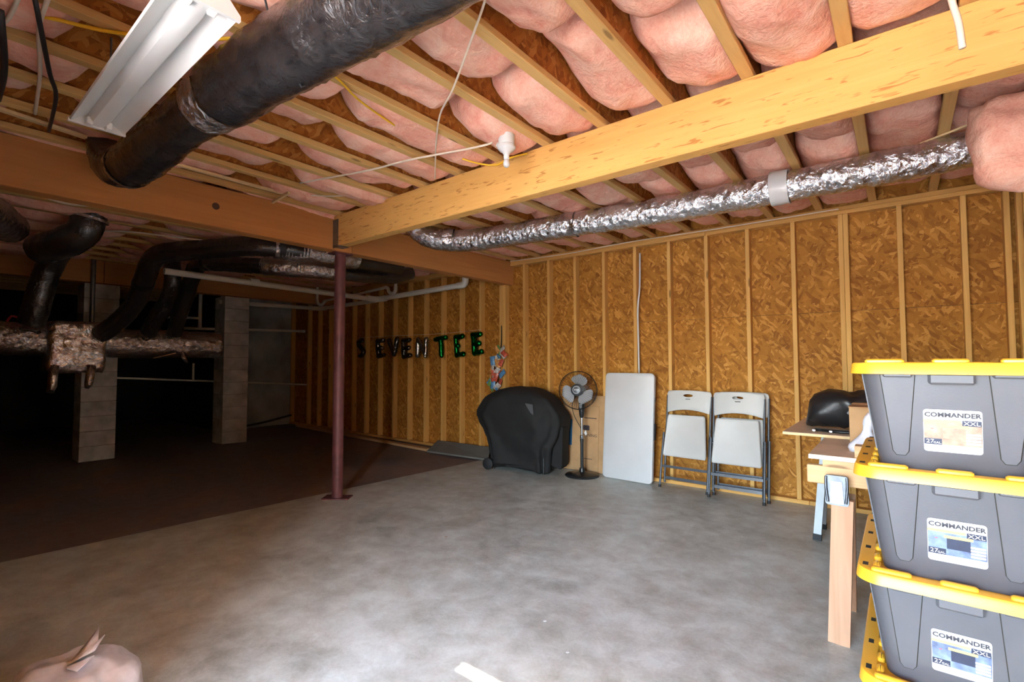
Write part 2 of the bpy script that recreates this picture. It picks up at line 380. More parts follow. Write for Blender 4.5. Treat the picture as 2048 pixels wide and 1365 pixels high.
PK = [plain('packet_%s' % n, c, 0.35, 0, 0.25, 40) for n, c in (('blue', (0.10, 0.26, 0.50)), ('red', (0.55, 0.10, 0.06)), ('white', (0.62, 0.58, 0.56)), ('green', (0.16, 0.30, 0.08)), ('orange', (0.70, 0.32, 0.10)))]
# ================================================================ STRUCTURE
WY = 5.329            # stud faces of the back wall
ZP = 2.763            # underside of joists
XR = 0.72             # stud faces of the right wall
XL = -10.45
SLX0, SLX1 = -4.80, -4.49      # slab edge at front wall / back wall
b = MB(); b.prism([(SLX0, FYL-0.15), (XB-0.1, FYL-0.15), (XB-0.1, FY-0.15), (XR+0.11, FY-0.15), (XR+0.11, WY+0.11), (SLX1, WY+0.11)], (0, 0, -0.12), (1, 0, 0), (0, 1, 0), (0, 0, 0.12))
floor = struct(b.build('floor', M['slab'], fix=True))
b = MB(); nx, ny = 40, 24; xs0 = -14.2
vs = []; fs = []
for j in range(ny+1):
    y = FYL-0.15+(WY+0.11-FYL+0.15)*j/ny; xe = SLX0+(SLX1-SLX0)*j/ny
    for i in range(nx+1):
        x = xs0+(xe-xs0)*i/nx
        e = min(1.0, (xe-x)/0.5)
        vs.append((x, y, -0.012+0.03*e*noise.noise(V((x*0.8, y*0.8, 3.0)))-0.006*e))
for j in range(ny):
    for i in range(nx): a = j*(nx+1)+i; fs.append((a, a+1, a+nx+2, a+nx+1))
b.add(vs, fs); b.add([(xs0, FYL-.15, -.12), (SLX0, FYL-.15, -.12), (SLX1, WY+.11, -.12), (xs0, WY+.11, -.12)], [(3, 2, 1, 0)])
struct(b.build('floor_dirt', M['dirt'], smooth=180))
b = MB(); b.box(-30, 30, -40, FY-0.151, -0.25, -0.12); struct(b.build('ground_outside', M['ground']))
b = MB(); b.box(XR+0.12, 30, FY-0.151, 30, -0.25, -0.12); struct(b.build('ground_side', M['ground']))

# ---- back wall: sheathing sheets, studs and plates
b = MB(); b.box(XL-0.1, XR+0.11, WY+0.103, WY+0.115, -0.12, ZP)
wall = struct(b.build('wall_back', M['tar']))
seams = [XR+0.11, 0.4376, -2.0, -4.44, -6.88, -9.32, XL-0.1]
for r, (z0, z1) in enumerate(((0.0, 0.583), (0.586, 1.802), (1.805, ZP))):
    xs = [XR+0.11] + [s-(1.2192 if r == 1 else 0)-0.0 for s in seams[1:-1] if s-(1.2192 if r == 1 else 0) > XL] + [XL-0.1]
    for k in range(len(xs)-1):
        MB().box(xs[k+1]+0.0015, xs[k]-0.0015, WY+0.089, WY+0.1025, z0, z1).build('osb_sheet', M['osb'], wall)
def stud_x(n): return 0.4186-n*0.4064
for n in range(-1, 27):
    x = stud_x(n)
    if n == 26: x = XL+0.02
    if n == -1: x = XR-0.06
    zt = 2.687
    if n == 12:
        for k in range(3): MB().cbox(-4.475+k*0.0385, -4.475+k*0.0385+0.038, WY+0.0005*k, WY+0.089, 0.038, 2.432, 0.003).build('stud', M['stud'], wall)
        continue
    if n == 2:
        MB().cbox(x-0.022, x+0.016, WY, WY+0.089, 0.038, zt, 0.003).build('stud', M['stud'], wall); x += 0.0175
    if n in (0, 1): x -= 0.006
    MB().cbox(x, x+0.038, WY, WY+0.089, 0.038, zt, 0.003).build('stud', M['stud'], wall)
for x0, x1 in ((XL, -6.9), (-6.9, -4.425), (-4.275, -1.6), (-1.6, XR)):
    MB().cbox(x0+0.001, x1-0.001, WY, WY+0.089, 2.687, 2.7245, 0.003).build('top_plate', M['plate'], wall)
for x0, x1 in ((XL, -5.4), (-5.4, -4.425), (-4.275, -2.9), (-2.9, XR)):
    MB().cbox(x0+0.001, x1-0.001, WY, WY+0.089, 2.725, ZP, 0.003).build('top_plate', M['plate'], wall)
for x0, x1 in ((XL, -8.1), (-8.1, -4.5), (-4.5, -0.7), (-0.7, XR)):
    MB().cbox(x0+0.001, x1-0.001, WY-0.004, WY+0.089, 0, 0.038, 0.003).build('sole_plate', M['plate'], wall)
# ---- right wall with an added unseen side door, ajar to throw a sun strip
DY0, DY1 = 0.68, 1.605
wr = MB(); wr.box(XR+0.103, XR+0.115, FY-0.14, DY0-0.05, 0, ZP); wr.box(XR+0.103, XR+0.115, DY1+0.05, WY+0.115, 0, ZP); wr.box(XR+0.103, XR+0.115, DY0-0.05, DY1+0.05, 2.10, ZP)
wall_r = struct(wr.build('wall_right', M['tar']))
for y0, y1, z0, z1 in ((FY-0.1, DY0, 0, 1.3), (FY-0.1, DY0, 1.303, ZP), (DY0+0.003, DY1, 2.06, ZP), (DY1, 4.1, 0, 1.802), (DY1+0.003, 4.1, 1.805, ZP), (4.103, WY+0.1, 0, 1.802), (4.103, WY+0.1, 1.805, ZP)):
    MB().box(XR+0.089, XR+0.1025, y0, y1, z0, z1).build('osb_sheet', M['osb_r'], wall_r)
for y in (FY+0.0, FY+0.4, FY+0.81, FY+1.22, FY+1.62, FY+2.03, DY0-0.06, DY1+0.02, 2.15, 2.55, 2.96, 3.37, 3.77, 4.18, 4.59, 4.99, WY-0.042, WY-0.085):
    MB().cbox(XR, XR+0.089, y, y+0.038, 0.038, 2.687, 0.003).build('stud', M['stud'], wall_r)
for z0, z1 in ((2.687, 2.7245), (2.725, ZP)):
    MB().cbox(XR, XR+0.089, FY-0.1, WY-0.001, z0, z1, 0.003).build('top_plate', M['plate_y'], wall_r)
for y0, y1 in ((FY-0.1, DY0-0.02), (DY1+0.02, WY-0.006)):
    MB().cbox(XR, XR+0.089, y0, y1, 0, 0.038, 0.003).build('sole_plate', M['plate_y'], wall_r)
MB().cbox(XR, XR+0.089, DY0-0.02, DY1+0.02, 2.06, 2.20, 0.003).build('door_header', M['plate_y'], wall_r)
ca, sa = math.cos(R(4.5)), math.sin(R(4.5))
b = MB(); b.prism(rpoly(-0.03, 0.875, 0, 2.27, 0.004, 2), (XR+0.117, DY0+0.006, 0.008), (sa, ca, 0), (0, 0, 1), (0.04*ca, -0.04*sa, 0))
dr = struct(b.build('door_1', M['whitemetal'], fix=True))  # unseen door, added so its gap shapes the sun strip
MB().lathe([(0.0, 0), (0.025, 0.002), (0.028, 0.02), (0.012, 0.04), (0.012, 0.06)], (XR+0.06+0.8*sa, DY0+0.8*ca, 1.0), 14, Matrix.Rotation(R(90), 3, 'Y')).build('door_knob', M['galv'], dr, 40)
# ---- front wall (behind the camera) with the open doorway, left walls
b = MB(); b.box(XB-0.1, OX0, FY-0.12, FY, -0.12, 3.1); b.box(-14.3, XB, FYL-0.12, FYL, -0.12, 3.1); b.box(XB-0.1, XB, FY, FYL, -0.12, 3.1); b.box(OX1, XR+0.11, FY-0.12, FY, -0.12, 3.1); b.box(OX0, OX1, FY-0.12, FY, OZ, 3.1)  # includes the added bay return that blocks doorway light from the left
struct(b.build('wall_front', M['osb']))
b = MB(); b.box(XL-0.2, XL, 3.98, WY+0.115, -0.12, ZP); struct(b.build('wall_left', M['parge']))
b = MB(); b.box(-14.3, XL-0.2, 3.98, 4.18, -0.12, 3.1); b.box(-14.3, -14.1, FYL, 3.98, -0.12, 3.1)
struct(b.build('wall_crawlspace', M['tar']))
# ---- ceiling: subfloor deck + I-joists
b = MB(); b.box(-14.3, XR+0.11, FY-0.12, WY+0.11, 3.066, 3.085); ceil = struct(b.build('ceiling', M['deck']))
b = MB(); b.box(XL-3.8, XR+0.11, WY+0.09, WY+0.11, ZP, 3.065); b.build('rim_board', M['osb'], ceil)
b = MB(); b.box(XR+0.09, XR+0.11, FY-0.12, WY+0.09, ZP, 3.065); b.build('rim_board', M['osb_r'], ceil)
JX = [-0.155-k*0.4064 for k in range(-2, 34)]
webm = MB().box(-0.0055, 0.0055, FY, WY+0.085, ZP+0.033, 3.03)
wob = None
for x in JX:
    if x > XR+0.05 or x < -14.0: continue
    if wob is None:
        wob = webm.build('joist', M['web'], ceil); lo_ = MB().cbox(-0.029, 0.029, FY, WY+0.085, ZP, ZP+0.038, 0.003).build('flange', M['flange'], wob)
        hi_ = MB().cbox(-0.029, 0.029, FY, WY+0.085, 3.027, 3.065, 0.003).build('flange', M['flange'], wob); wob.location.x = x
    else:
        o = wob.copy(); COL.objects.link(o); o.location.x = x
        for c in (lo_, hi_):
            d = c.copy(); COL.objects.link(d); d.parent = o
# ---- beams
bm = MB().cbox(-4.281, XR-0.002, 2.595, 2.686, 2.4616, ZP-0.001, 0.004).build('strand_beam', M['lvl'], fix=True)
tag(bm, 'pale yellow engineered wood beam crossing the ceiling from the steel column to the right', 'beam')
h = MB(); h.box(-4.283, -4.2, 2.588, 2.5945, 2.445, 2.72); h.box(-4.282, -4.17, 2.588, 2.692, 2.455, 2.461)
h.build('joist_hanger', M['galv'], bm)
g1 = MB().cbox(-4.42, -4.284, FYL+0.005, 2.80, 2.434, ZP-0.001, 0.005).build('dark_beam', M['glulam'])
tag(g1, 'dark orange-brown beam running from upper left edge to the steel column', 'beam')
MB().lathe([(0.028, 0), (0.028, 0.003)], (-4.2835, 1.55, 2.60), 14, Matrix.Rotation(R(90), 3, 'Y')).build('knot', plain('knot', (0.10, 0.04, 0.02), 0.7), g1)
g2 = MB().cbox(-4.415, -4.287, 2.803, 5.425, 2.434, ZP-0.001, 0.005).build('dark_beam', M['glulam'])
tag(g2, 'dark brown beam behind the steel column, bearing on the stud wall', 'beam')
for y0, y1, lb in ((FYL+0.005, 1.75, 'brown wooden beam over the left concrete block pier in the dark crawlspace'), (1.753, 5.31, 'brown wooden beam over the concrete block pier nearest the stud wall')):
    tag(MB().cbox(-8.86, -8.70, y0, y1, 2.447, ZP-0.001, 0.005).build('crawlspace_beam', M['glulam']), lb, 'beam')
# ---- insulation batts
ORD = ['first', 'second', 'third', 'fourth', 'fifth', 'sixth', 'seventh', 'eighth', 'ninth', 'tenth', 'eleventh', 'twelfth', 'thirteenth', 'fourteenth', 'fifteenth', 'sixteenth']
def batt(x0, x1, y0, y1, zb, left_up, seed, res=0.045, sag=0.03):
    rnd = random.Random(seed); nx = 11; ny = max(6, int((y1-y0)/res)); vs = []; fs = []
    xm, hw = (x0+x1)/2, (x1-x0)/2; ph = rnd.uniform(0, 50)
    e0 = rnd.uniform(0.05, 0.12); e1 = rnd.uniform(0.05, 0.12); sk0 = rnd.uniform(-0.035, 0.035); sk1 = rnd.uniform(-0.035, 0.035)
    top = 3.04
    for j in range(ny+1):
        t = j/ny
        for i in range(nx+1):
            s = -1+2*i/nx
            ya, yb = y0+sk0*s*0.6, y1+sk1*s*0.6
            tt = 0.5-0.5*math.cos(math.pi*t); tt = 0.55*t+0.45*tt
            y = ya+(yb-ya)*tt
            x = xm+hw*s*(1-0.05*math.exp(-((y-ya)/e0)**2)-0.05*math.exp(-((yb-y)/e1)**2))
            n1 = noise.noise(V((x*4+ph, y*3, 1.3)))*0.034+noise.noise(V((x*10, y*8+ph, 4.1)))*0.022+noise.noise(V((x*24, y*20+ph, 9.1)))*0.010
            edge = 0.05*abs(s)**5
            lu = left_up*max(0.0, (-s-0.05+0.5*noise.noise(V((ph, y*2.3, 7.7)))))**1.3
            z = zb-sag*math.sin(math.pi*min(1, max(0, tt)))+n1+edge+lu
            z += 0.13*math.exp(-(max(0, y-ya)/e0)**2*1.6)+0.13*math.exp(-(max(0, yb-y)/e1)**2*1.6)
            z = min(z, top-0.03)
            if abs(s) > 0.86: z = max(z, ZP+0.046)
            elif abs(s) > 0.66: z = max(z, ZP+0.01)
            vs.append((x, y, z))
    for j in range(ny):
        for i in range(nx): a = j*(nx+1)+i; fs.append((a, a+nx+1, a+nx+2, a+1))
    rim = [i for i in range(nx+1)]+[(j+1)*(nx+1)-1 for j in range(1, ny+1)]+[ny*(nx+1)+i for i in range(nx-1, -1, -1)]+[j*(nx+1) for j in range(ny-1, 0, -1)]
    b0 = len(vs); vs += [(vs[k][0], vs[k][1], top) for k in rim]; m = len(rim)
    for k in range(m): fs.append((rim[k], rim[(k+1) % m], b0+(k+1) % m, b0+k))
    fs.append(tuple(b0+k for k in range(m)))
    b = MB(); b.add(vs, fs); return b.build('insulation_batt', M['pink'], smooth=75, fix=True)
bays = sorted([(JX[k+1], JX[k]) for k in range(len(JX)-1)], key=lambda q: -q[0])
inner = [q for q in bays if q[0] > -4.3 and q[1] < XR+0.1]
outer = [q for q in bays if q[1] < -4.2 and q[0] > -10.6]
rb = random.Random(21)
for k, (a, c) in enumerate(inner[:]):
    kb = len(inner)-1-k                                 # counted from the dark beam
    x0, x1 = a+0.010, min(c, XR+0.08)-0.010
    if x1-x0 < 0.15: continue
    c1 = rb.uniform(0.2, 0.75); c2 = rb.uniform(1.45, 2.0)
    lu = rb.uniform(0.10, 0.17) if a < -0.7 else (rb.uniform(0.0, 0.06) if a > -0.3 else rb.uniform(0.03, 0.1))
    segs = [((FY if a > XB else FYL)+0.02, c1, 'nearest the camera'), (c1+0.05, c2, 'at mid span'), (c2+0.055, 2.69, 'just before the pale beam'),
            (2.74, rb.uniform(3.7, 4.3), 'just behind the pale beam')]
    segs.append((segs[-1][1]+0.05, 5.40, 'next to the stud wall'))
    for q, (y0, y1, wh) in enumerate(segs):
        zb = ZP+rb.uniform(-0.005, 0.035)+(0.07 if (k < 2 and q >= 3) else 0)
        o = batt(x0, x1, y0, y1, zb, lu*rb.uniform(0.7, 1.2), k*10+q, 0.045, rb.uniform(0.02, 0.05))
        tag(o, 'pink insulation batt %s, %s joist bay from the dark beam' % (wh, ORD[kb]), 'insulation', 'pink batts between the joists over the slab')
for k, (a, c) in enumerate(outer):
    ys = [(FYL+0.02, 1.6, 'at the camera end'), (1.66, 3.6, 'in the middle'), (3.66, 5.40, 'next to the stud wall')]
    for q, (y0, y1, wh) in enumerate(ys):
        o = batt(a+0.01, c-0.01, y0, y1, ZP+rb.uniform(-0.03, 0.03), rb.uniform(0, 0.1), 500+k*10+q, 0.09, rb.uniform(0.02, 0.07))
        tag(o, 'pink insulation batt %s, %s crawlspace bay beyond the dark beam' % (wh, ORD[k]), 'insulation', 'pink batts between the crawlspace joists')
# drooping batt in the right corner
b = MB(); loops = []
for j in range(15):
    t = j/14.0; z = 2.745-(2.745-2.25)*t; hw = 0.195*(1-0.15*t)*math.sqrt(max(0.03, 1-max(0, (t-0.72)/0.28)**2)); hd = 0.17*(1-0.3*t)*math.sqrt(max(0.05, 1-max(0, (t-0.7)/0.3)**2))
    cx, cy = 0.53, 3.74-0.06*t; lp = []
    for i in range(24):
        th = 2*math.pi*i/24; cs, sn = math.cos(th), math.sin(th)
        x = cx+hw*math.copysign(abs(cs)**0.6, cs); y = cy+hd*math.copysign(abs(sn)**0.7, sn)
        d = noise.noise(V((x*6, y*6, z*7)))*0.05+noise.noise(V((x*14, y*14, z*14)))*0.02
        lp.append(V((min(x+d*cs, XR-0.01), y+d*sn, z+d*0.5)))
    loops.append(lp)
b.loft(loops); o = b.build('insulation_batt', M['pink'], smooth=180, fix=True)
tag(o, 'pink insulation batt drooping down in the upper right corner beside the silver duct', 'insulation')

# ================================================================ STEEL COLUMN, PIERS
CX, CY = -4.385, 2.735
t = thing('steel_column', 'round maroon steel column standing at the edge of the slab', 'column', (CX, CY, 0))
MB().lathe([(0.053, 0.012), (0.053, 2.422)], (CX, CY, 0), 28).build('post', M['redsteel'], t, 40)
MB().prism([(-0.13, -0.075), (0.13, -0.075), (0.13, 0.075), (-0.13, 0.075)], (CX, CY, 0.0005), (0.8, 0.6, 0), (-0.6, 0.8, 0), (0, 0, 0.012)).build('base_plate', M['redsteel'], t, fix=True)
MB().box(CX-0.07, CX+0.07, CY-0.10, CY+0.10, 2.422, 2.4335).build('cap_plate', M['redsteel'], t)
for y0, lb, n in ((3.34, 'grey concrete block pier nearest the stud wall, left of the steel column', 12), (1.555, 'grey concrete block pier in the dark left area behind the foil duct', 12)):
    t = thing('block_pier', lb, 'pier', (-8.95, y0+0.2, -0.02), 'concrete block piers under the brown beam')
    MB().box(-9.14, -8.76, y0+0.01, y0+0.38, -0.02, 2.44).build('mortar_core', M['mortar'], t)
    first = None; hh = 2.46/n
    for k in range(n):
        if first is None: first = MB().cbox(-9.15, -8.75, y0, y0+0.39, -0.02+0.003, -0.02+hh-0.003, 0.004).build('block', M['cmu'], t); continue
        o = first.copy(); COL.objects.link(o); o.location.z = k*hh

# ================================================================ DUCTS
def duct_mb(pts, r, pitch=0.028, amp=0.05, wr=0.05, n=22, flat=1.0):
    P = spline(pts, pitch/2.0); rs = []
    for i, p in enumerate(P): rs.append(r*(1+(amp if i % 2 else 0)+wr*noise.noise(p*3.0)))
    def jit(q, d): return d*(r*0.06*noise.noise(q*11.0)+r*0.035*noise.noise(q*27.0))
    return MB().tube(P, rs, n, True, jit)
def band(pts, k0, k1, r):                              # short collar on part of the path
    P = spline(pts, 0.02); L = len(P); seg = P[int(k0*L):max(int(k0*L)+3, int(k1*L))]
    def jit(q, d): return d*r*0.07*noise.noise(q*30.0)
    return MB().tube(seg, r, 22, False, jit)
# big black duct overhead with foil joints
p1 = [(-0.55, 1.06, 2.60), (-1.35, 0.99, 2.60), (-1.95, 0.94, 2.60), (-2.45, 0.915, 2.605)]
p2 = [(-2.43, 0.915, 2.60), (-2.85, 0.88, 2.585), (-3.25, 0.86, 2.56), (-3.62, 0.845, 2.545), (-3.90, 0.83, 2.60), (-4.01, 0.82, 2.72), (-4.02, 0.82, 2.84)]
t = thing('flex_duct', 'thick black plastic flex duct slung under the ceiling behind the shop light', 'duct', (-2.4, 0.9, 2.45))
duct_mb(p1, 0.148, 0.05, 0.006, 0.03).build('duct_jacket', M['bduct'], t, 180)
duct_mb(p2, 0.122, 0.04, 0.03, 0.05).build('duct_jacket', M['bduct'], t, 180)
band([(-2.44, 0.915, 2.602), (-2.62, 0.90, 2.595)], 0, 1, 0.137).build('foil_tape', M['tape'], t, 180)
band([(-3.66, 0.843, 2.545), (-3.70, 0.842, 2.548)], 0, 1, 0.128).build('foil_tape', M['tape'], t, 180)
tg = at(765, 33, 2, 2.52)
MB().bar(tg+V((-0.025, 0, 0)), tg+V((0.025, 0.0, 0)), 0.02, 0.004).build('paper_tag', M['paper'], t)
for x in (-1.0, -1.85): MB().tube([(x, 0.80, 2.80), (x, 0.86, 2.58), (x, 0.97, 2.447), (x, 1.10, 2.55), (x, 1.14, 2.80)], 0.004, 6).build('hanger_strap', M['bcord'], t)
# silver duct behind the pale beam
ps = [(-3.98, 3.30, 2.80), (-3.86, 3.42, 2.66), (-3.60, 3.62, 2.61), (-3.1, 3.78, 2.62), (-2.40, 3.90, 2.63), (-1.42, 4.02, 2.63), (-0.66, 4.02, 2.625), (-0.07, 4.04, 2.63), (0.16, 4.06, 2.635), (0.44, 4.08, 2.66)]
t = thing('flex_duct', 'silver foil flex duct hung behind the pale beam along the stud wall', 'duct', (-1.8, 4.0, 2.5))
duct_mb(ps, 0.110, 0.030, 0.035, 0.05, 24).build('duct_jacket', M['foil2'], t, 180)
band([(-0.72, 4.02, 2.626), (-0.60, 4.02, 2.626)], 0, 1, 0.124).build('clamp_band', M['whitemetal'], t, 180)
band([(-2.45, 3.895, 2.63), (-2.33, 3.91, 2.63)], 0, 1, 0.118).build('foil_tape', M['foil3'], t, 180)
band([(-3.72, 3.53, 2.63), (-3.64, 3.59, 2.62)], 0, 1, 0.118).build('foil_tape', M['foil3'], t, 180)
# foil covered trunk duct in the crawlspace
t = thing('trunk_duct', 'crumpled foil wrapped trunk duct hanging in front of the dark piers', 'duct', (-8.3, 1.4, 1.25))
def fj(q, d): return d*(0.018*noise.noise(q*7.0)+0.012*noise.noise(q*17.0))
MB().tube([(-8.3, FYL+0.03+0.05*k, 1.66-0.02*min(1, k/30.0)*3) for k in range(62)], 0.20, 26, True, fj).build('trunk', M['foil'], t, 180)
b = MB(); lps = []
for j in range(16):
    tt = j/15.0; z = 1.22+0.63*tt; e = 0.055 if 0 < j < 15 else 0.11; lp = []
    for p in rrect(-8.62+e*0.4, -7.99-e*0.4, 1.09+e*0.3, 1.69-e*0.3, 0.07, z, 8):
        nn = noise.noise(p*6.0)*0.05+noise.noise(p*15.0)*0.028
        lp.append(p+V(((p.x+8.3)*nn*1.5, (p.y-1.39)*nn*1.5, nn*0.5)))
    lps.append(lp)
b.loft(lps); b.build('plenum_box', M['foil3'], t, 180)
for y, zz in ((1.16, 0.98), (1.50, 1.02)):
    MB().tube([(-8.0, y+0.02, 1.30), (-7.975, y, 1.18), (-7.97, y-0.01, 1.06), (-7.955, y-0.03, zz)], [0.045, 0.05, 0.042, 0.03], 10, True, fj).build('foil_strip', M['foil3'], t, 180)
MB().bar((-8.12, 2.20, 1.40), (-8.08, 2.45, 1.47), 0.05, 0.012).build('wood_shim', M['firx'], t)
MB().tube([(-8.09, 2.53, 1.48), (-8.085, 2.56, 1.40), (-8.08, 2.60, 1.33)], [0.03, 0.03, 0.02], 8, True, fj).build('foil_strip', M['foil3'], t, 180)
for k in range(3):
    y = 0.78+k*0.09; MB().tube(spline([(-8.25, y, 1.83), (-8.2, y+0.03, 1.89), (-8.15, y+0.08, 1.87), (-8.12, y+0.12, 1.83)]), 0.012, 6).build('red_wire', M['red'], t, 60)
def flex(label, pts, r, mat='bduct', bands=()):
    t = thing('flex_duct', label, 'duct', pts[0], 'black flex ducts in the dark left area')
    duct_mb(pts, r, 0.036, 0.05, 0.06, 20).build('duct_jacket', M[mat], t, 180)
    for k in bands:
        P = spline(pts, 0.02); i = int(k*len(P)); MB().tube(P[i:i+4], r*1.09, 20, False).build('clamp_band', M['bcord'], t, 60)
    return t
flex('black flex duct rising from the left end of the foil trunk', [(-8.1, 0.97, 1.80), (-8.02, 1.00, 2.02), (-7.95, 1.05, 2.35), (-7.85, 1.10, 2.55), (-7.74, 1.14, 2.68), (-7.67, 1.16, 2.84)], 0.125)
UP = flex('black flex duct bent up from the trunk and running behind the column, upper one', [(-8.02, 1.60, 1.70), (-7.75, 1.70, 1.84), (-7.45, 1.80, 2.06), (-7.15, 1.81, 2.29), (-6.85, 1.80, 2.50), (-6.6, 1.83, 2.58), (-6.3, 1.98, 2.60), (-5.9, 2.17, 2.605), (-5.55, 2.34, 2.61), (-5.36, 2.62, 2.61), (-5.26, 3.05, 2.61), (-5.27, 3.6, 2.615), (-5.3, 4.2, 2.64)], 0.105, 'bduct', (0.22, 0.66))
flex('black flex duct rising from mid trunk, beside the white drain pipe end', [(-8.1, 2.12, 1.74), (-7.95, 2.18, 1.95), (-7.78, 2.25, 2.18), (-7.6, 2.25, 2.42), (-7.62, 2.24, 2.66), (-7.67, 2.24, 2.84)], 0.10)
LOW = flex('black flex duct leaving the right end of the trunk toward the column, lower one', [(-8.1, 2.43, 1.74), (-7.95, 2.43, 1.95), (-7.7, 2.43, 2.22), (-7.4, 2.41, 2.47), (-7.1, 2.38, 2.60), (-6.7, 2.42, 2.585), (-6.2, 2.60, 2.52), (-5.8, 2.85, 2.485), (-5.6, 3.2, 2.48), (-5.56, 3.7, 2.49), (-5.56, 4.3, 2.54), (-5.56, 4.6, 2.64)], 0.095, 'bduct', (0.35,))
# silver stretch over the upper run (bare foil sleeves)
def sleeve(t, pts, r): duct_mb(pts, r, 0.03, 0.05, 0.05, 20).build('foil_sleeve', M['foil2'], t, 180)
sleeve(UP, [(-5.40, 2.55, 2.61), (-5.26, 3.05, 2.611), (-5.27, 3.5, 2.615)], 0.120)
sleeve(LOW, [(-6.0, 2.72, 2.505), (-5.8, 2.85, 2.485), (-5.6, 3.2, 2.48), (-5.57, 3.5, 2.485)], 0.110)
t = thing('flex_duct', 'fat black duct elbow hanging from the crawlspace ceiling at far left', 'duct', (-6.0, 1.0, 2.4))
duct_mb([(-6.05, 1.10, 2.88), (-6.05, 1.09, 2.75), (-6.08, 1.06, 2.60), (-6.25, 0.96, 2.50), (-6.7, 0.86, 2.48)], 0.14, 0.06, 0.02, 0.05).build('duct_jacket', M['bduct'], t, 180)
band([(-6.05, 1.09, 2.735), (-6.053, 1.086, 2.71)], 0, 1, 0.152).build('foil_tape', M['tape'], t, 180)
t = thing('flex_duct', 'silver wrapped duct end at the far left edge under the dark beam', 'duct', (-6.2, 0.45, 2.5))
duct_mb([(-5.55, 0.27, 2.61), (-5.8, 0.36, 2.61), (-6.1, 0.48, 2.61), (-6.5, 0.60, 2.61)], 0.145, 0.05, 0.02, 0.08).build('duct_jacket', M['foil'], t, 180)
MB().bar((-6.55, 0.80, 2.60), (-6.5, 1.04, 2.55), 0.04, 0.03).build('support_stick', M['firx'], t)

# ================================================================ PIPES
def pipe(name, label, parts, mat='pvc', group=None, cat='pipe'):
    t = thing(name, label, cat, parts[0][1][0], group)
    for nm, pts, r in parts: MB().tube(pts, r, 14).build(nm, M[mat], t, 50)
    return t
DR = [('pipe', [(-7.0, 1.98, 2.455), (-7.0, 4.90, 2.41)], 0.041), ('coupling', [(-7.0, 2.98, 2.4555), (-7.0, 3.10, 2.453)], 0.049), ('elbow', spline([(-7.0, 4.86, 2.416), (-7.0, 5.02, 2.413), (-6.92, 5.095, 2.415), (-6.78, 5.10, 2.42)], 0.02), 0.050),
      ('pipe', [(-6.8, 5.10, 2.425), (-5.02, 5.10, 2.462)], 0.041), ('elbow', spline([(-5.08, 5.10, 2.461), (-4.97, 5.10, 2.466), (-4.93, 5.10, 2.50), (-4.925, 5.10, 2.56)], 0.015), 0.050), ('pipe', [(-4.925, 5.10, 2.55), (-4.925, 5.10, 2.95)], 0.041)]
pipe('drain_pipe', 'thick cream drain pipe running behind the column to an elbow by the stud wall', DR)
pipe('drain_pipe', 'cream pipe along the stud wall behind the pier, lower of the drain pipes', [('pipe', [(-8.9, 3.30, 2.35), (-8.9, 4.95, 2.385)], 0.036), ('elbow', spline([(-8.9, 4.9, 2.384), (-8.9, 5.04, 2.387), (-8.82, 5.12, 2.389), (-8.7, 5.13, 2.39)], 0.02), 0.044), ('pipe', [(-8.75, 5.13, 2.39), (-7.08, 5.13, 2.405)], 0.036)])
pipe('sink_trap', 'cream P-trap pipe hanging just right of the column', [('tail_pipe', [(-6.44, 5.03, 2.98), (-6.44, 5.03, 2.55)], 0.024), ('trap_bend', spline([(-6.44, 5.03, 2.58), (-6.45, 5.03, 2.50), (-6.53, 5.03, 2.465), (-6.61, 5.03, 2.50), (-6.64, 5.03, 2.56), (-6.70, 5.03, 2.585)], 0.015), 0.028), ('waste_arm', [(-6.69, 5.03, 2.585), (-7.62, 5.03, 2.535)], 0.022)])
pipe('sink_trap', 'cream P-trap pipe hanging just left of the column', [('tail_pipe', [(-8.55, 4.86, 2.90), (-8.55, 4.86, 2.50)], 0.024), ('trap_bend', spline([(-8.55, 4.86, 2.52), (-8.55, 4.88, 2.44), (-8.54, 4.94, 2.42), (-8.53, 4.98, 2.46), (-8.50, 4.99, 2.50)], 0.015), 0.027), ('waste_arm', [(-8.52, 4.99, 2.50), (-7.70, 5.00, 2.53)], 0.02)])
pipe('water_pipe', 'thin white pipe across the grey end wall, upper of two', [('pipe', [(-9.8, 2.9, 1.93), (-9.8, 5.26, 1.985)], 0.025), ('cap', [(-9.8, 5.24, 1.985), (-9.8, 5.30, 1.986)], 0.032)], group=None)
pipe('water_pipe', 'thin white pipe across the grey end wall, lower of two', [('pipe', [(-9.8, 2.0, 1.105), (-9.8, 5.405, 0.86)], 0.016), ('riser', [(-9.8, 3.25, 1.02), (-9.8, 3.25, 1.32)], 0.018)])
pipe('water_pipe', 'thin vertical pipe rising behind the left pier to the beam', [('pipe', [(-8.62, 1.62, 1.80), (-8.62, 1.62, 2.75)], 0.028), ('bracket', [(-8.62, 1.62, 2.50), (-8.69, 1.62, 2.50)], 0.01)], 'galv')
pipe('water_pipe', 'short white vent pipe seen between the ducts and the near pier', [('pipe', [(-9.7, 3.30, 1.95), (-9.7, 3.30, 2.75)], 0.03), ('branch', [(-9.7, 2.6, 2.10), (-9.7, 3.30, 2.12)], 0.022)])
pipe('floor_cable', 'black cable sagging along the foot of the grey end wall', [('cable', spline([(-10.3, 3.9, 0.03), (-10.2, 4.6, 0.10), (-10.1, 5.2, 0.22)], 0.06), 0.02)], 'bcord', None, 'cable')  # black tube drawn along the dark line at the wall foot

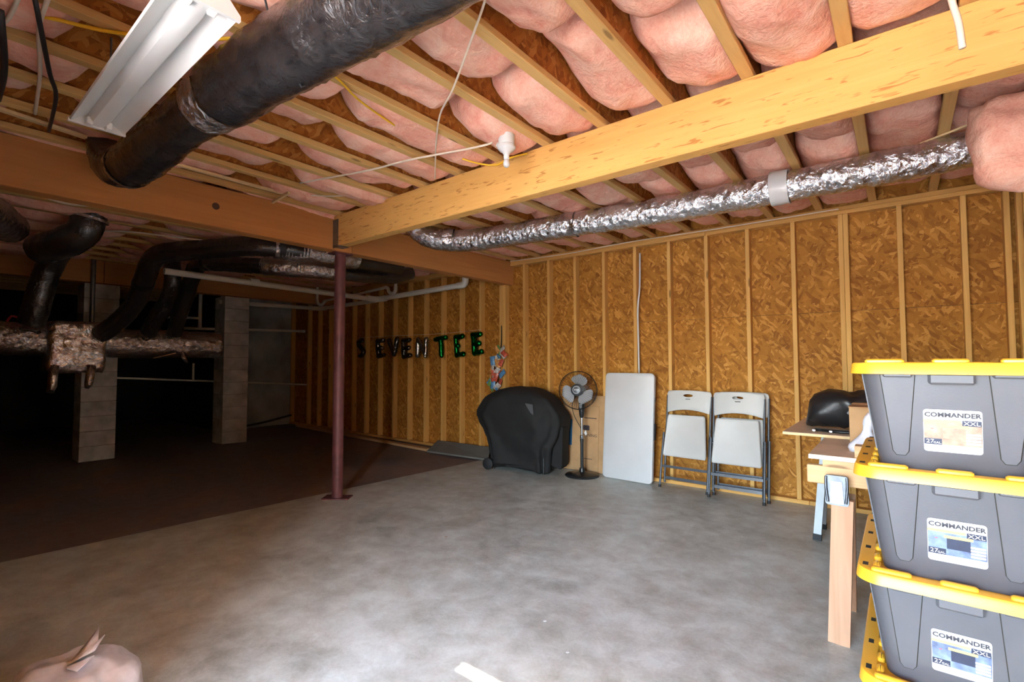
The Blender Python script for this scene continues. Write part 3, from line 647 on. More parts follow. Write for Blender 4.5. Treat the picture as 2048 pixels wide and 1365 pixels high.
# ================================================================ SHOP LIGHT, LAMP, CABLES
FZ = 2.43; fx0, fx1, fy0, fy1 = -2.87, -1.60, 0.435, 0.635
t = thing('shop_light', 'long white enamel shop light fixture hanging under the joists at upper left', 'light fixture', (-2.23, 0.535, FZ))
wv = fy1-fy0
prof = [(0, 0), (0.004, -0.008), (0.03, 0.012), (0.06, 0.035), (0.066, 0.012), (0.075, 0.0), (0.10, -0.006), (0.125, 0.0), (0.134, 0.012), (0.14, 0.035), (0.17, 0.012), (0.196, -0.008), (0.2, 0), (0.165, 0.042), (0.14, 0.062), (0.06, 0.062), (0.035, 0.042)]
MB().prism(prof, (fx0+0.012, fy0, FZ), (0, 1, 0), (0, 0, 1), (fx1-fx0-0.024, 0, 0)).build('reflector', M['whitemetal'], t, 35, fix=True)
for x in (fx0, fx1-0.014):
    MB().prism([(-0.003, -0.012), (0.203, -0.012), (0.203, 0.004), (0.165, 0.046), (0.14, 0.066), (0.06, 0.066), (0.035, 0.046), (-0.003, 0.004)], (x, fy0, FZ), (0, 1, 0), (0, 0, 1), (0.014, 0, 0)).build('end_cap', M['whitemetal'], t, fix=True)
for yy in (0.066, 0.134):
    for x in (fx0+0.014, fx1-0.05): MB().cbox(x, x+0.036, fy0+yy-0.012, fy0+yy+0.012, FZ-0.012, FZ+0.02, 0.003).build('lamp_socket', M['whiteplast'], t)
for x in (fx0+0.2, fx1-0.2):
    MB().tube([(x, fy0+0.1, FZ+0.06), (x, fy0+0.1, ZP+0.005)], 0.004, 6).build('hanging_chain', M['galv'], t)
LP = V((-1.876, 2.305, 0))
LD = -0.045
t = thing('lamp_holder', 'white porcelain lamp holder with a small bulb fixed near the pale beam', 'lamp', (LP.x, LP.y, 2.60))
MB().lathe([(0.05, 2.795), (0.05, 2.735), (0.047, 2.73)], (LP.x, LP.y, LD), 24).build('junction_box', M['whiteplast'], t, 40, fix=True)
MB().lathe([(0.047, 2.732), (0.056, 2.725), (0.057, 2.712), (0.045, 2.697), (0.026, 2.686), (0.02, 2.672)], (LP.x, LP.y, LD), 24).build('porcelain_base', M['whitemetal'], t, 40, fix=True)
MB().lathe([(0.018, 2.675), (0.018, 2.645), (0.014, 2.64)], (LP.x, LP.y, LD), 16).build('socket', M['whiteplast'], t, 40, fix=True)
MB().lathe([(0.012, 2.642), (0.018, 2.632), (0.021, 2.615), (0.018, 2.600), (0.010, 2.593), (0.0, 2.591)], (LP.x, LP.y, LD), 16).build('bulb', M['whitemetal'], t, 60, fix=True)
MB().tube([(LP.x-0.05, LP.y, 2.75+LD), (LP.x-0.075, LP.y, 2.75+LD)], 0.012, 10).build('cable_clamp', M['whiteplast'], t)
def cable(label, pix, z, r, mat, name='cable'):
    pts = [at(u, v, 2, zz) for (u, v), zz in zip(pix, z if isinstance(z, (list, tuple)) else [z]*len(pix))]
    return tag(MB().tube(spline(pts, 0.05), r, 7).build(name, M[mat], None, 180), label, 'cable')
cable('thin cream cable hanging from the top edge down to the pale beam', [(972, -40), (970, 0), (935, 100), (905, 180), (880, 230), (872, 290), (870, 358)], [2.752, 2.75, 2.72, 2.72, 2.74, 2.75, 2.745], 0.0055, 'cord')
o = cable('cream cable strung across the joists from the dark beam to the lamp holder', [(600, 366), (660, 355), (740, 340), (810, 322), (870, 310), (940, 297), (975, 289)], [2.75, 2.742, 2.735, 2.73, 2.73, 2.725, 2.72], 0.007, 'cord')
tag(MB().tube(spline([at(975, 289, 2, 2.72), at(984, 285, 2, 2.722), at(992, 272, 2, 2.745), (LP.x-0.07, LP.y, 2.712)], 0.01), 0.006, 7).build('cable', M['cord'], None, 180), 'short cream cable loop entering the lamp holder', 'cable')
cable('thin cream cable lying along the joists just above the dark beam', [(560, 385), (640, 392), (720, 392), (770, 398)], 2.757, 0.005, 'cord')
cable('yellow cable under the lamp holder at the top of the pale beam', [(925, 318), (960, 328), (995, 330), (1020, 316), (1055, 307)], [2.735, 2.73, 2.725, 2.725, 2.73], 0.006, 'ycord')
cable('yellow cable crossing the joist bays right of the black duct', [(636, 126), (680, 162), (715, 198), (770, 238), (820, 270)], [2.742, 2.742, 2.742, 2.75, 2.80], 0.006, 'ycord')
cable('yellow cable passing above the shop light', [(20, 30), (90, 34), (200, 60), (275, 70), (330, 75), (440, 78), (495, 74)], 2.75, 0.008, 'ycord')
cable('black cable hanging at far upper left beside a cream one', [(62, -30), (70, 0), (82, 60), (100, 150), (112, 195), (98, 262)], [2.75, 2.70, 2.66, 2.64, 2.64, 2.72], 0.009, 'bcord')
cable('cream cable hanging at far upper left beside a black one', [(110, -40), (95, 0), (78, 60), (80, 150), (70, 228)], [2.75, 2.72, 2.70, 2.70, 2.75], 0.0085, 'cord')
cable('short cream cable at the extreme upper left corner', [(45, -30), (35, 0), (18, 35), (0, 50)], 2.72, 0.008, 'cord')
cable('thick black cable curving down at the extreme left edge', [(0, 20), (4, 60), (9, 120), (6, 160), (-4, 200)], [2.70, 2.66, 2.64, 2.66, 2.72], 0.013, 'bcord')
cable('cream cable dropping over the dark beam at the left edge', [(33, 282), (40, 310), (34, 340), (4, 366)], [2.76, 2.70, 2.60, 2.50], 0.010, 'cord')
cable('cream cable sagging below the dark beam into the crawlspace', [(58, 380), (100, 398), (150, 410), (225, 412)], [2.70, 2.66, 2.66, 2.70], 0.009, 'cord')
cable('thin cream cable looped along the crawlspace ceiling above the ducts', [(195, 462), (260, 464), (330, 472), (400, 480), (480, 484)], 2.70, 0.008, 'cord')
def lath(label, a, c, w=0.03, h=0.018): return tag(MB().bar(a, c, w, h).build('wood_lath', M['ply']), label, 'wood strip')
lath('long thin wood strip lying along the joists beside the dark beam', at(312, 318, 2, 2.748), at(575, 390, 2, 2.748))
lath('short wood strip at the far end of the long thin strip', at(578, 386, 2, 2.725), at(545, 405, 2, 2.725), 0.02)
lath('pale wood strip at the left edge above the dark beam', at(-20, 212, 2, 2.745), at(172, 275, 2, 2.745), 0.035)
lath('thin pale rod running above the silver duct to the drooping batt', at(1722, 334, 2, 2.756), at(1955, 243, 2, 2.752), 0.014, 0.01)
tag(MB().tube(spline([(-4.2, 5.24, 2.735), (-3.3, 5.25, 2.715), (-2.4, 5.24, 2.73), (-1.4, 5.25, 2.72), (-0.4, 5.25, 2.72)], 0.1), 0.006, 7).build('cable', M['cord'], None, 180), 'thin cream cable strung along the top plate of the stud wall', 'cable')
wx = at(1281, 600, 1, WY-0.01).x
tag(MB().tube(spline([(wx-0.0, WY-0.008, 2.60), (wx-0.01, WY-0.008, 2.2), (wx-0.035, WY-0.008, 1.95), (wx-0.033, WY-0.008, 1.6), (wx-0.03, WY-0.008, 1.21)], 0.08), 0.010, 8).build('cable', M['paper'], None, 180), 'white cord hanging down the stud wall to the folding table', 'cable')

# ================================================================ TABLE, CHAIRS
def lean(x, y0, y1, h, rz=0.0):                       # local frame: u right, v up the leaning plane, n toward the room
    a = math.atan2(y1-y0, h)
    Mx = Matrix.Translation((x, y0, 0)) @ Matrix.Rotation(rz, 4, 'Z') @ Matrix.Rotation(-a, 4, 'X')
    return Mx                                          # local (x, y, z): y<0 faces the room
T = lean(-2.45, 5.13, 5.235, 1.2, R(-2))
t = thing('folding_table', 'white plastic folding table folded and leaned upright against the stud wall', 'table', (-2.45, 5.15, 0))
def slab(x0, x1, z0, z1, y0, y1, r, ed=0.008):
    b = MB()
    L = []
    for y, e in ((y0, ed), (y0+ed*0.4, ed*0.3), (y0+ed, 0), (y1-ed, 0), (y1, ed)):
        L.append([V((p.x, y, p.y)) for p in rrect(x0+e, x1-e, z0+e, z1-e, r, 0, 6)])
    b.loft(L); return b
slab(-0.305, 0.305, 0.004, 1.215, 0.0, 0.034, 0.045).xf(T).build('tabletop', M['tableplast'], t, 40, fix=True)
slab(-0.30, 0.298, 0.01, 1.205, 0.036, 0.068, 0.045).xf(T).build('rear_leaf', M['tableplast'], t, 40, fix=True)
hb = MB(); hb.cbox(0.298, 0.318, 0.03, 0.06, 0.48, 0.66, 0.006); hb.xf(T).build('carry_handle', M['black'], t)
for z in (0.30, 0.90):
    MB().cbox(0.29, 0.312, 0.026, 0.044, z, z+0.05, 0.003).xf(T).build('latch', M['galv'], t)
def chair(label, x, y0, y1, h, rz):
    T = lean(x, y0, y1, h, rz)
    t = thing('folding_chair', label, 'chair', (x, y0, 0), 'folded white chairs by the stud wall')
    W = 0.222
    # backrest with grip hole, slot and arched lower edge (built as a grid with a hole)
    b = MB(); outer = []
    n = 28
    def bulge(px): return -0.018*(1-(px/W)**2)
    outline = []
    for k in range(9): s = -1+2*k/8.0; outline.append((s*0.222, 0.80+0.035*(1-s*s)))          # lower arch
    outline += [(0.230, 0.87), (0.234, 0.94), (0.236, 1.005), (0.226, 1.028)]
    for k in range(9): s = 1-2*k/8.0; outline.append((s*0.205, 1.036+0.006*(1-s*s)))
    outline += [(-0.226, 1.028), (-0.236, 1.005), (-0.234, 0.94), (-0.230, 0.87)]
    m = len(outline); hole = []
    for (px, pz) in outline:
        a = math.atan2((pz-0.985)*1.6, px); hole.append((0.052*math.cos(a), 0.985+0.016*math.sin(a)))
    vs = []
    for lay, yy in ((0, -0.012), (1, 0.012)):
        for f in (0.0, 0.35, 0.7, 0.93, 1.0):
            for (h_, o_) in zip(hole, outline):
                px, pz = h_[0]+(o_[0]-h_[0])*f, h_[1]+(o_[1]-h_[1])*f
                e = 0.006 if f == 1.0 else 0
                vs.append((px, yy+(e if lay == 0 else -e)+bulge(px), pz))
    fs = []; K = 5
    for lay in (0, 1):
        for r in range(K-1):
            for k in range(m):
                q = (lay*K*m+r*m+k, lay*K*m+r*m+(k+1) % m, lay*K*m+(r+1)*m+(k+1) % m, lay*K*m+(r+1)*m+k)
                fs.append(q if lay else q[::-1])
    for k in range(m):
        fs.append((k, (k+1) % m, K*m+(k+1) % m, K*m+k))
        fs.append(((K-1)*m+(k+1) % m, (K-1)*m+k, 2*K*m-m+k, 2*K*m-m+(k+1) % m))
    b.add(vs, fs); bk = b.xf(T).build('backrest', M['chairplast'], t, 45, fix=True)
    MB().cbox(-0.026, 0.026, -0.034, -0.026, 0.945, 0.952, 0.002).xf(T).build('slot', M['slot'], bk)  # dark box painted as the shade in the backrest slot
    # seat
    b = MB(); L = []
    for y, e in ((-0.030, 0.014), (-0.036, 0.006), (-0.030, 0.0), (-0.012, 0.0), (-0.006, 0.008)):
        lp = []
        for (px, pz) in rpoly(-1, 1, 0, 1, 0.07, 5):
            wz = 0.226-0.030*pz
            lp.append(V((px*(wz-e), y-0.03-0.02*(1-pz), 0.335+e+(0.775-0.335-2*e)*pz)))
        L.append(lp)
    b.loft(L); b.xf(T).build('seat', M['chairplast'], t, 45, fix=True)
    for s in (-1, 1):
        MB().tube([(s*0.232, 0.004, 0.985), (s*0.231, 0.002, 0.60), (s*0.226, 0.006, 0.10), (s*0.226, 0.010, 0.055)], 0.0115, 10).xf(T).build('leg', M['chairmetal'], t, 60)
        fl = MB().tube([(s*0.245, -0.030, 0.58), (s*0.246, -0.050, 0.30), (s*0.246, -0.064, 0.012)], 0.0115, 10).xf(T).build('leg', M['chairmetal'], t, 60)
        MB().tube([(s*0.246, -0.063, 0.03), (s*0.246, -0.065, 0.002)], 0.0145, 10).xf(T).build('foot_cap', M['rubber'], fl, 60)
        MB().tube([(s*0.25, -0.012, 0.53), (s*0.225, -0.012, 0.53)], 0.016, 10).xf(T).build('hinge', M['chairmetal'], t, 60)
    MB().bar((-0.236, -0.045, 0.225), (0.236, -0.045, 0.225), 0.008, 0.026).xf(T).build('crossbar', M['chairmetal'], t)
    MB().bar((-0.224, 0.008, 0.105), (0.224, 0.008, 0.105), 0.012, 0.03).xf(T).build('crossbar', M['chairmetal'], t)
    return t
chair('white folding chair folded flat, leaning alone beside the folding table', -1.785, 5.12, 5.285, 1.04, R(-2))
chair('white folding chair at the back of the pair leaned against the wall', -1.245, 5.165, 5.295, 1.04, R(1))
chair('white folding chair in front of the pair leaned against the wall', -1.265, 5.065, 5.205, 1.03, R(1))

# ================================================================ CARDBOARD, FAN
t = thing('flattened_box', 'flattened brown cardboard moving box leaning behind the standing fan', 'cardboard box', (-3.05, 5.25, 0))
T = lean(-3.07, 5.262, 5.315, 0.92)
slab(-0.32, 0.31, 0.003, 0.925, -0.0, 0.008, 0.004, 0.001).xf(T).build('panel', M['card'], t, fix=True)
slab(-0.31, 0.20, 0.003, 0.80, -0.012, -0.004, 0.004, 0.001).xf(T).build('panel', M['card'], t, fix=True)
MB().box(-0.315, -0.17, -0.0135, -0.012, 0.30, 0.62).xf(T).build('blue_print', M['cardblue'], t)
RX = Matrix.Rotation(R(90), 4, 'X')
def wtext(s, size, x, z, y=-0.0135, sq=1.0): return text_mb(s, size, T @ Matrix.Translation((x, y, z)) @ RX, 0.0003, sq)
wtext('MOVING', 0.05, 0.08, 0.44).build('lettering', M['cardink'], t)
q = MB(); q.prism(rpoly(-0.035, 0.055, 0.50, 0.56, 0.012), (0.02, -0.0125, 0), (1, 0, 0), (0, 0, 1), (0, -0.0006, 0)); q.xf(T).build('logo_badge', M['cardink'], t, fix=True)
q = MB(); q.box(0.0, 0.17, -0.0128, -0.0122, 0.645, 0.655); q.box(-0.02, 0.12, -0.0128, -0.0122, 0.155, 0.161); q.xf(T).build('print_line', M['cardink'], t)
fx, fy = -2.965, 5.045
t = thing('standing_fan', 'black standing fan with grey blades beside the covered grill', 'fan', (fx, fy, 0))
MB().lathe([(0.198, 0.0), (0.200, 0.012), (0.19, 0.022), (0.10, 0.034), (0.035, 0.05), (0.03, 0.09)], (fx, fy, 0), 40).build('base', M['black'], t, 40, fix=True)
MB().lathe([(0.019, 0.06), (0.019, 0.40), (0.022, 0.40), (0.022, 0.43)], (fx, fy, 0), 18).build('lower_pole', M['black'], t, 40)
MB().lathe([(0.019, 0.425), (0.021, 0.43), (0.021, 0.47), (0.013, 0.475), (0.013, 0.70)], (fx, fy, 0), 18).build('pole', M['chrome'], t, 40)
MB().lathe([(0.02, 0.68), (0.03, 0.72), (0.037, 0.80), (0.033, 0.88), (0.03, 0.93)], (fx, fy, 0), 18).build('control_housing', M['black'], t, 60)
q = MB()
for k in range(4): q.box(fx-0.006, fx+0.006, fy-0.040, fy-0.034, 0.775+k*0.018, 0.785+k*0.018)
q.build('button', M['paper'], t)
HC = V((fx-0.012, fy-0.06, 1.005))
FM = Matrix.Translation(HC) @ Matrix.Rotation(R(18), 4, 'Z') @ Matrix.Rotation(R(-6), 4, 'X')   # local -y faces the room
def loc(pts): return [FM @ V(p) for p in pts]
MB().lathe([(0.035, -0.05), (0.07, -0.03), (0.075, 0.05), (0.04, 0.09), (0, 0.095)], (0, 0, 0), 20, Matrix.Rotation(R(-90), 3, 'X')).xf(FM @ Matrix.Translation((0, 0.06, 0))).build('motor_housing', M['black'], t, 50, fix=True)
g = MB(); GR = 0.225
for rr, yy in ((GR, 0.0), (GR*0.985, -0.035), (GR*0.985, 0.035)):
    g.tube(loc([(rr*math.cos(2*math.pi*k/40), yy, rr*math.sin(2*math.pi*k/40)) for k in range(41)]), 0.0028, 6, False)
g.build('guard_rim', M['black'], t, 60)
for sgn, nm in ((-1, 'front_grille'), (1, 'rear_grille')):
    g = MB()
    for k in range(44):
        a = 2*math.pi*k/44; c, s = math.cos(a), math.sin(a)
        g.tube(loc([(0.06*c, sgn*0.07, 0.06*s), (0.14*c, sgn*0.062, 0.14*s), (0.205*c, sgn*0.04, 0.205*s), (GR*c, 0, GR*s)]), 0.0011, 4, False)
    g.build(nm, M['black'], t)
for k, a0 in enumerate((75, 195, 315)):
    b = MB(); vs = []; NI, NJ = 8, 10
    for lay in (0.0015, -0.0015):
        for j in range(NJ+1):
            tt = j/NJ; rad = 0.05+0.14*tt; wid = R(30+14*math.sin(math.pi*tt*0.9))*math.sqrt(max(0.02, 1-max(0, (tt-0.72)/0.28)**2.2))*(0.72+0.28*min(1, tt*3))
            for i in range(NI+1):
                s = -1+2*i/NI; a = R(a0)+s*wid+R(10)*tt
                vs.append((rad*math.cos(a), 0.022*s*(0.6+tt)+lay-0.01, rad*math.sin(a)))
    N1 = (NI+1)*(NJ+1); fs = []
    for j in range(NJ):
        for i in range(NI):
            q = j*(NI+1)+i; f = (q, q+1, q+NI+2, q+NI+1); fs.append(f); fs.append(tuple(N1+x for x in f[::-1]))
    ring = list(range(NI+1))+[(j+1)*(NI+1)-1 for j in range(1, NJ+1)]+[NJ*(NI+1)+i for i in range(NI-1, -1, -1)]+[j*(NI+1) for j in range(NJ-1, 0, -1)]
    for x in range(len(ring)): fs.append((ring[x], ring[(x+1) % len(ring)], N1+ring[(x+1) % len(ring)], N1+ring[x]))
    b.add(vs, fs); b.xf(FM).build('blade', M['fanblade'], t, 50, fix=True)
MB().lathe([(0.0, 0.086), (0.04, 0.085), (0.062, 0.078), (0.072, 0.06), (0.072, 0.0)], (0, 0, 0), 28, Matrix.Rotation(R(90), 3, 'X')).xf(FM).build('hub_cover', M['chairmetal'], t, 50, fix=True)
MB().tube(loc([(0.043*math.cos(2*math.pi*k/32), -0.085, 0.043*math.sin(2*math.pi*k/32)) for k in range(33)]), 0.0035, 6, False).build('badge_ring', M['paper'], t, 60)
q = MB()
for k in range(5): q.box(-0.026+k*0.011, -0.019+k*0.011, -0.0885, -0.085, -0.006, 0.007)
q.xf(FM).build('badge_mark', M['paper'], t)
MB().tube(spline([HC+V((-0.05, 0.10, -0.04)), (fx-0.14, fy+0.02, 0.85), (fx-0.13, fy+0.04, 0.70), (fx-0.03, fy+0.03, 0.55)], 0.03), 0.004, 6).build('power_cord', M['bcord'], t, 60)
tgp = at(1171, 866, 1, fy-0.03); MB().prism([(-0.018, 0), (0, -0.035), (0.02, -0.012), (0.004, 0.03)], tgp, (1, 0, 0), (0, 0, 1), (0, 0.002, 0)).build('paper_tag', M['paper'], t, fix=True)

# ================================================================ COVERED GRILL
GC = V((-3.74, 4.93, 0)); GA = R(10)
GM = Matrix.Translation(GC) @ Matrix.Rotation(GA, 4, 'Z')
t = thing('covered_grill', 'barbecue grill under a black fabric cover standing by the stud wall', 'grill', GC)
lev = [(0.03, -0.36, 0.42, -0.235, 0.22), (0.06, -0.37, 0.425, -0.24, 0.22), (0.16, -0.385, 0.43, -0.245, 0.22), (0.28, -0.40, 0.44, -0.25, 0.23), (0.38, -0.43, 0.49, -0.255, 0.235), (0.48, -0.49, 0.545, -0.26, 0.24),
       (0.58, -0.555, 0.575, -0.265, 0.245), (0.66, -0.595, 0.575, -0.27, 0.25), (0.72, -0.59, 0.555, -0.27, 0.25), (0.80, -0.545, 0.50, -0.265, 0.245), (0.88, -0.48, 0.43, -0.25, 0.235), (0.945, -0.40, 0.34, -0.225, 0.215), (0.99, -0.30, 0.24, -0.18, 0.18), (1.02, -0.17, 0.13, -0.11, 0.12), (1.03, -0.05, 0.04, -0.03, 0.04)]
def interp(z):
    for a, c in zip(lev, lev[1:]):
        if a[0] <= z <= c[0]:
            f = (z-a[0])/(c[0]-a[0]); return [a[i]+(c[i]-a[i])*f for i in range(5)]
    return lev[-1]
zs = [0.03+0.0225*k for k in range(41)]+[0.955, 0.975, 0.99, 1.005, 1.02, 1.03]
loops = []
for z in zs:
    _, x0, x1, y0, y1 = interp(z); cx, cy, a, c = (x0+x1)/2, (y0+y1)/2, (x1-x0)/2, (y1-y0)/2; lp = []
    for i in range(96):
        th = 2*math.pi*i/96; cs, sn = math.cos(th), math.sin(th)
        x = cx+a*math.copysign(abs(cs)**0.42, cs); y = cy+c*math.copysign(abs(sn)**0.42, sn)
        k = 1-min(1, z/0.85)
        fold = 0.026*math.sin(th*9+3.0*noise.noise(V((th*1.3, z*1.5, 0.4))))*(0.25+0.75*k)+0.03*noise.noise(V((x*5, y*5, z*4)))+0.012*noise.noise(V((x*13, y*13, z*11)))
        fold *= min(1, (1.04-z)/0.12)
        hem = 0.03*math.sin(th*3+0.8) if z < 0.06 else 0
        # diagonal drape crease on the front
        cr = 0.018*math.exp(-((x-0.18)+0.55*(z-0.75))**2/0.0025) if (sn < -0.3 and z > 0.25) else 0
        lp.append(V((x+fold*cs, y+fold*sn-cr, max(0.012, z+hem+0.01*noise.noise(V((x*6, y*6, 2)))))))
    loops.append(lp)
b = MB(); b.loft(loops); b.xf(GM); b.build('fabric_cover', M['cloth'], t, 180, fix=True)
b = MB(); b.prism([(0.17, 0.845), (0.275, 0.835), (0.285, 0.71), (0.25, 0.73)], (0, -0.30, 0), (1, 0, 0), (0, 0, 1), (0, 0.02, 0)); b.xf(GM).build('grey_patch', M['clothgrey'], t, fix=True)
b = MB(); b.prism([(0.535, 0.06), (0.56, 0.10), (0.575, 0.55), (0.52, 0.62), (0.43, 0.40), (0.42, 0.10)], (0, -0.10, 0), (1, 0, 0), (0, 0, 1), (0, 0.20, 0)); b.xf(GM).build('cover_flap', M['cloth'], t, fix=True)
for y in (-0.21, 0.18):
    wh = MB().lathe([(0.0, -0.022), (0.06, -0.022), (0.072, -0.014), (0.072, 0.014), (0.06, 0.022), (0.0, 0.022)], (0, 0, 0), 24, Matrix.Rotation(R(90), 3, 'X'))
    wh.xf(GM @ Matrix.Translation((-0.365, y-0.05, 0.073))).build('wheel', M['rubber'], t, 40, fix=True)
for x in (-0.33, 0.36):
    for y in (-0.18, 0.16): MB().tube([(x, y, 0.005), (x, y, 0.3)], 0.018, 8).xf(GM).build('leg', M['black'], t, 60)

# grey panel leaning at the wall foot, board on the dirt
b = MB(); b.add([at(853, 905, 2, 0.004), at(975, 922, 2, 0.004), (-4.62, 5.30, 0.10), (-5.72, 5.30, 0.09)], [(0, 1, 2, 3)])
b.add([V(p)+V((0, 0.012, 0.02)) for p in b.v[:4]], [(3, 2, 1, 0)]); b.f += [(0, 4, 5, 1), (1, 5, 6, 2), (2, 6, 7, 3), (3, 7, 4, 0)]
tag(b.build('grey_panel', M['slate'], fix=True), 'dark grey flat panel leaning at the foot of the stud wall left of the grill', 'panel')
tag(MB().bar((-9.9, 5.24, 0.012), (-5.62, 5.03, 0.012), 0.10, 0.035).build('floor_board', M['firx']), 'long pale board lying on the dirt along the foot of the stud wall', 'board')

# ================================================================ LETTER BALLOONS
def letters(ch):
    a, h = 0.10, 0.17
    D = {'S': [[(0.10, 0.13), (0.03, 0.17), (-0.06, 0.14), (-0.06, 0.06), (0.03, 0.0), (0.07, -0.07), (0.03, -0.15), (-0.09, -0.16)]],
         'E': [[(-0.06, 0.16), (-0.06, -0.16)], [(-0.06, 0.16), (0.09, 0.15)], [(-0.06, 0.0), (0.06, 0.0)], [(-0.06, -0.16), (0.09, -0.15)]],
         'V': [[(-0.11, 0.16), (0.0, -0.15)], [(0.0, -0.15), (0.12, 0.16)]],
         'N': [[(-0.10, -0.16), (-0.10, 0.15)], [(-0.10, 0.15), (0.10, -0.15)], [(0.10, -0.16), (0.10, 0.16)]],
         'T': [[(0.0, -0.16), (0.0, 0.14)], [(-0.11, 0.15), (0.12, 0.15)]],
         'C': [[(-0.05, 0.16), (-0.05, -0.16)], [(-0.05, 0.16), (0.10, 0.15)], [(-0.05, -0.16), (0.09, -0.16)], [(-0.05, 0.0), (-0.01, 0.0)]]}
    return D[ch]
wordd = [('S', 722, 697, 'ball_s', 'dark silver S foil balloon, first letter of the row'), ('E', 760, 697, 'ball_s', 'dark silver E foil balloon, second letter of the row'), ('V', 787, 695, 'ball_s', 'dark silver V foil balloon between two E letters'),
         ('E', 812, 697, 'ball_s', 'dark silver E foil balloon between the V and the N'), ('N', 844, 695, 'ball_n', 'bright silver N foil balloon next to the green T'), ('T', 882, 694, 'ball_g', 'shiny green T foil balloon, first of the green letters'),
         ('C', 917, 692, 'ball_g', 'shiny green foil balloon letter E with a shrunken middle arm'), ('E', 953, 688, 'ball_g', 'shiny green E foil balloon, last letter of the row')]
for ch, u, v, mt, lb in wordd:
    c = at(u, v, 1, WY-0.075); b = MB()
    Tm = Matrix.Translation(c) @ Matrix.Rotation(R(-6 if ch != 'N' else 3), 4, 'Y')
    def jt(q, d): return d*0.012*noise.noise(q*22.0)
    for st in letters(ch):
        pts = [Tm @ V((p[0]*0.98, 0.012*noise.noise(V((p[0]*9, p[1]*9, u))), p[1]*0.86)) for p in st]
        if len(pts) == 2: b.capsule(pts[0], pts[1], 0.040 if ch in 'TCSE' else 0.036, 12, jt)
        else:
            P = spline(pts, 0.03); m = len(P); rs = [0.041*math.sqrt(max(0.06, 1-max(0, (abs(k-(m-1)/2)-(m-1)/2+2)/2.2)**2)) for k in range(m)]
            b.tube(P, rs, 12, True, jt)
    tag(b.build('letter_balloon', M[mt], None, 70), lb, 'balloon', 'foil letter balloons on the stud wall')
tag(MB().tube(spline([at(716, 676, 1, WY-0.012), at(790, 672, 1, WY-0.012), at(880, 668, 1, WY-0.012), at(962, 660, 1, WY-0.012)], 0.1), 0.0025, 5).build('balloon_string', M['cord'], None, 180), 'thin string holding the row of letter balloons', 'string')
# packet garland
t = thing('packet_garland', 'bunch of colourful wrappers hanging on a string above the grill cover', 'garland', at(1003, 655, 1, WY-0.02))
MB().tube(spline([at(1003, 652, 1, WY-0.01), at(1003, 672, 1, WY-0.03), at(1001, 700, 1, WY-0.05), at(992, 740, 1, WY-0.06), at(988, 770, 1, WY-0.06)], 0.03), 0.007, 6).build('string', M['bcord'], t, 60)
rg = random.Random(4)
more = [(rg.uniform(-9, 9)+1002-16*q, 700+76*q+rg.uniform(-4, 4), rg.randrange(5), rg.uniform(0.55, 0.85)) for q in [k/21.0 for k in range(22)]]
for k, (u, v, ci, sz) in enumerate(tuple(more)+((1004, 700, 2, 1.0), (1008, 708, 1, .8), (1000, 710, 3, .9), (986, 722, 0, 1.0), (995, 724, 2, 1.1), (1002, 726, 1, .8), (985, 745, 4, 1.0), (994, 742, 2, .8), (1004, 748, 0, 1.0), (991, 755, 1, .9), (981, 765, 3, .9), (986, 770, 0, .9), (1000, 766, 1, .8), (994, 774, 2, .9))):
    c = at(u, v, 1, WY-0.06-0.035*(k % 2)); b = MB(); L = []
    for j in range(6):
        tt = j/5.0; ww = 0.040*sz; th = 0.016*math.sin(math.pi*tt)+0.001
        L.append([V((ww*math.cos(a), th*math.sin(a), (tt-0.5)*0.13*sz)) for a in [2*math.pi*i/8 for i in range(8)]])
    b.loft(L); b.xf(Matrix.Translation(c) @ Matrix.Rotation(rg.uniform(-1.0, 1.0), 4, 'Y') @ Matrix.Rotation(rg.uniform(-0.6, 0.6), 4, 'Z')).build('wrapper', PK[ci], t, 50)

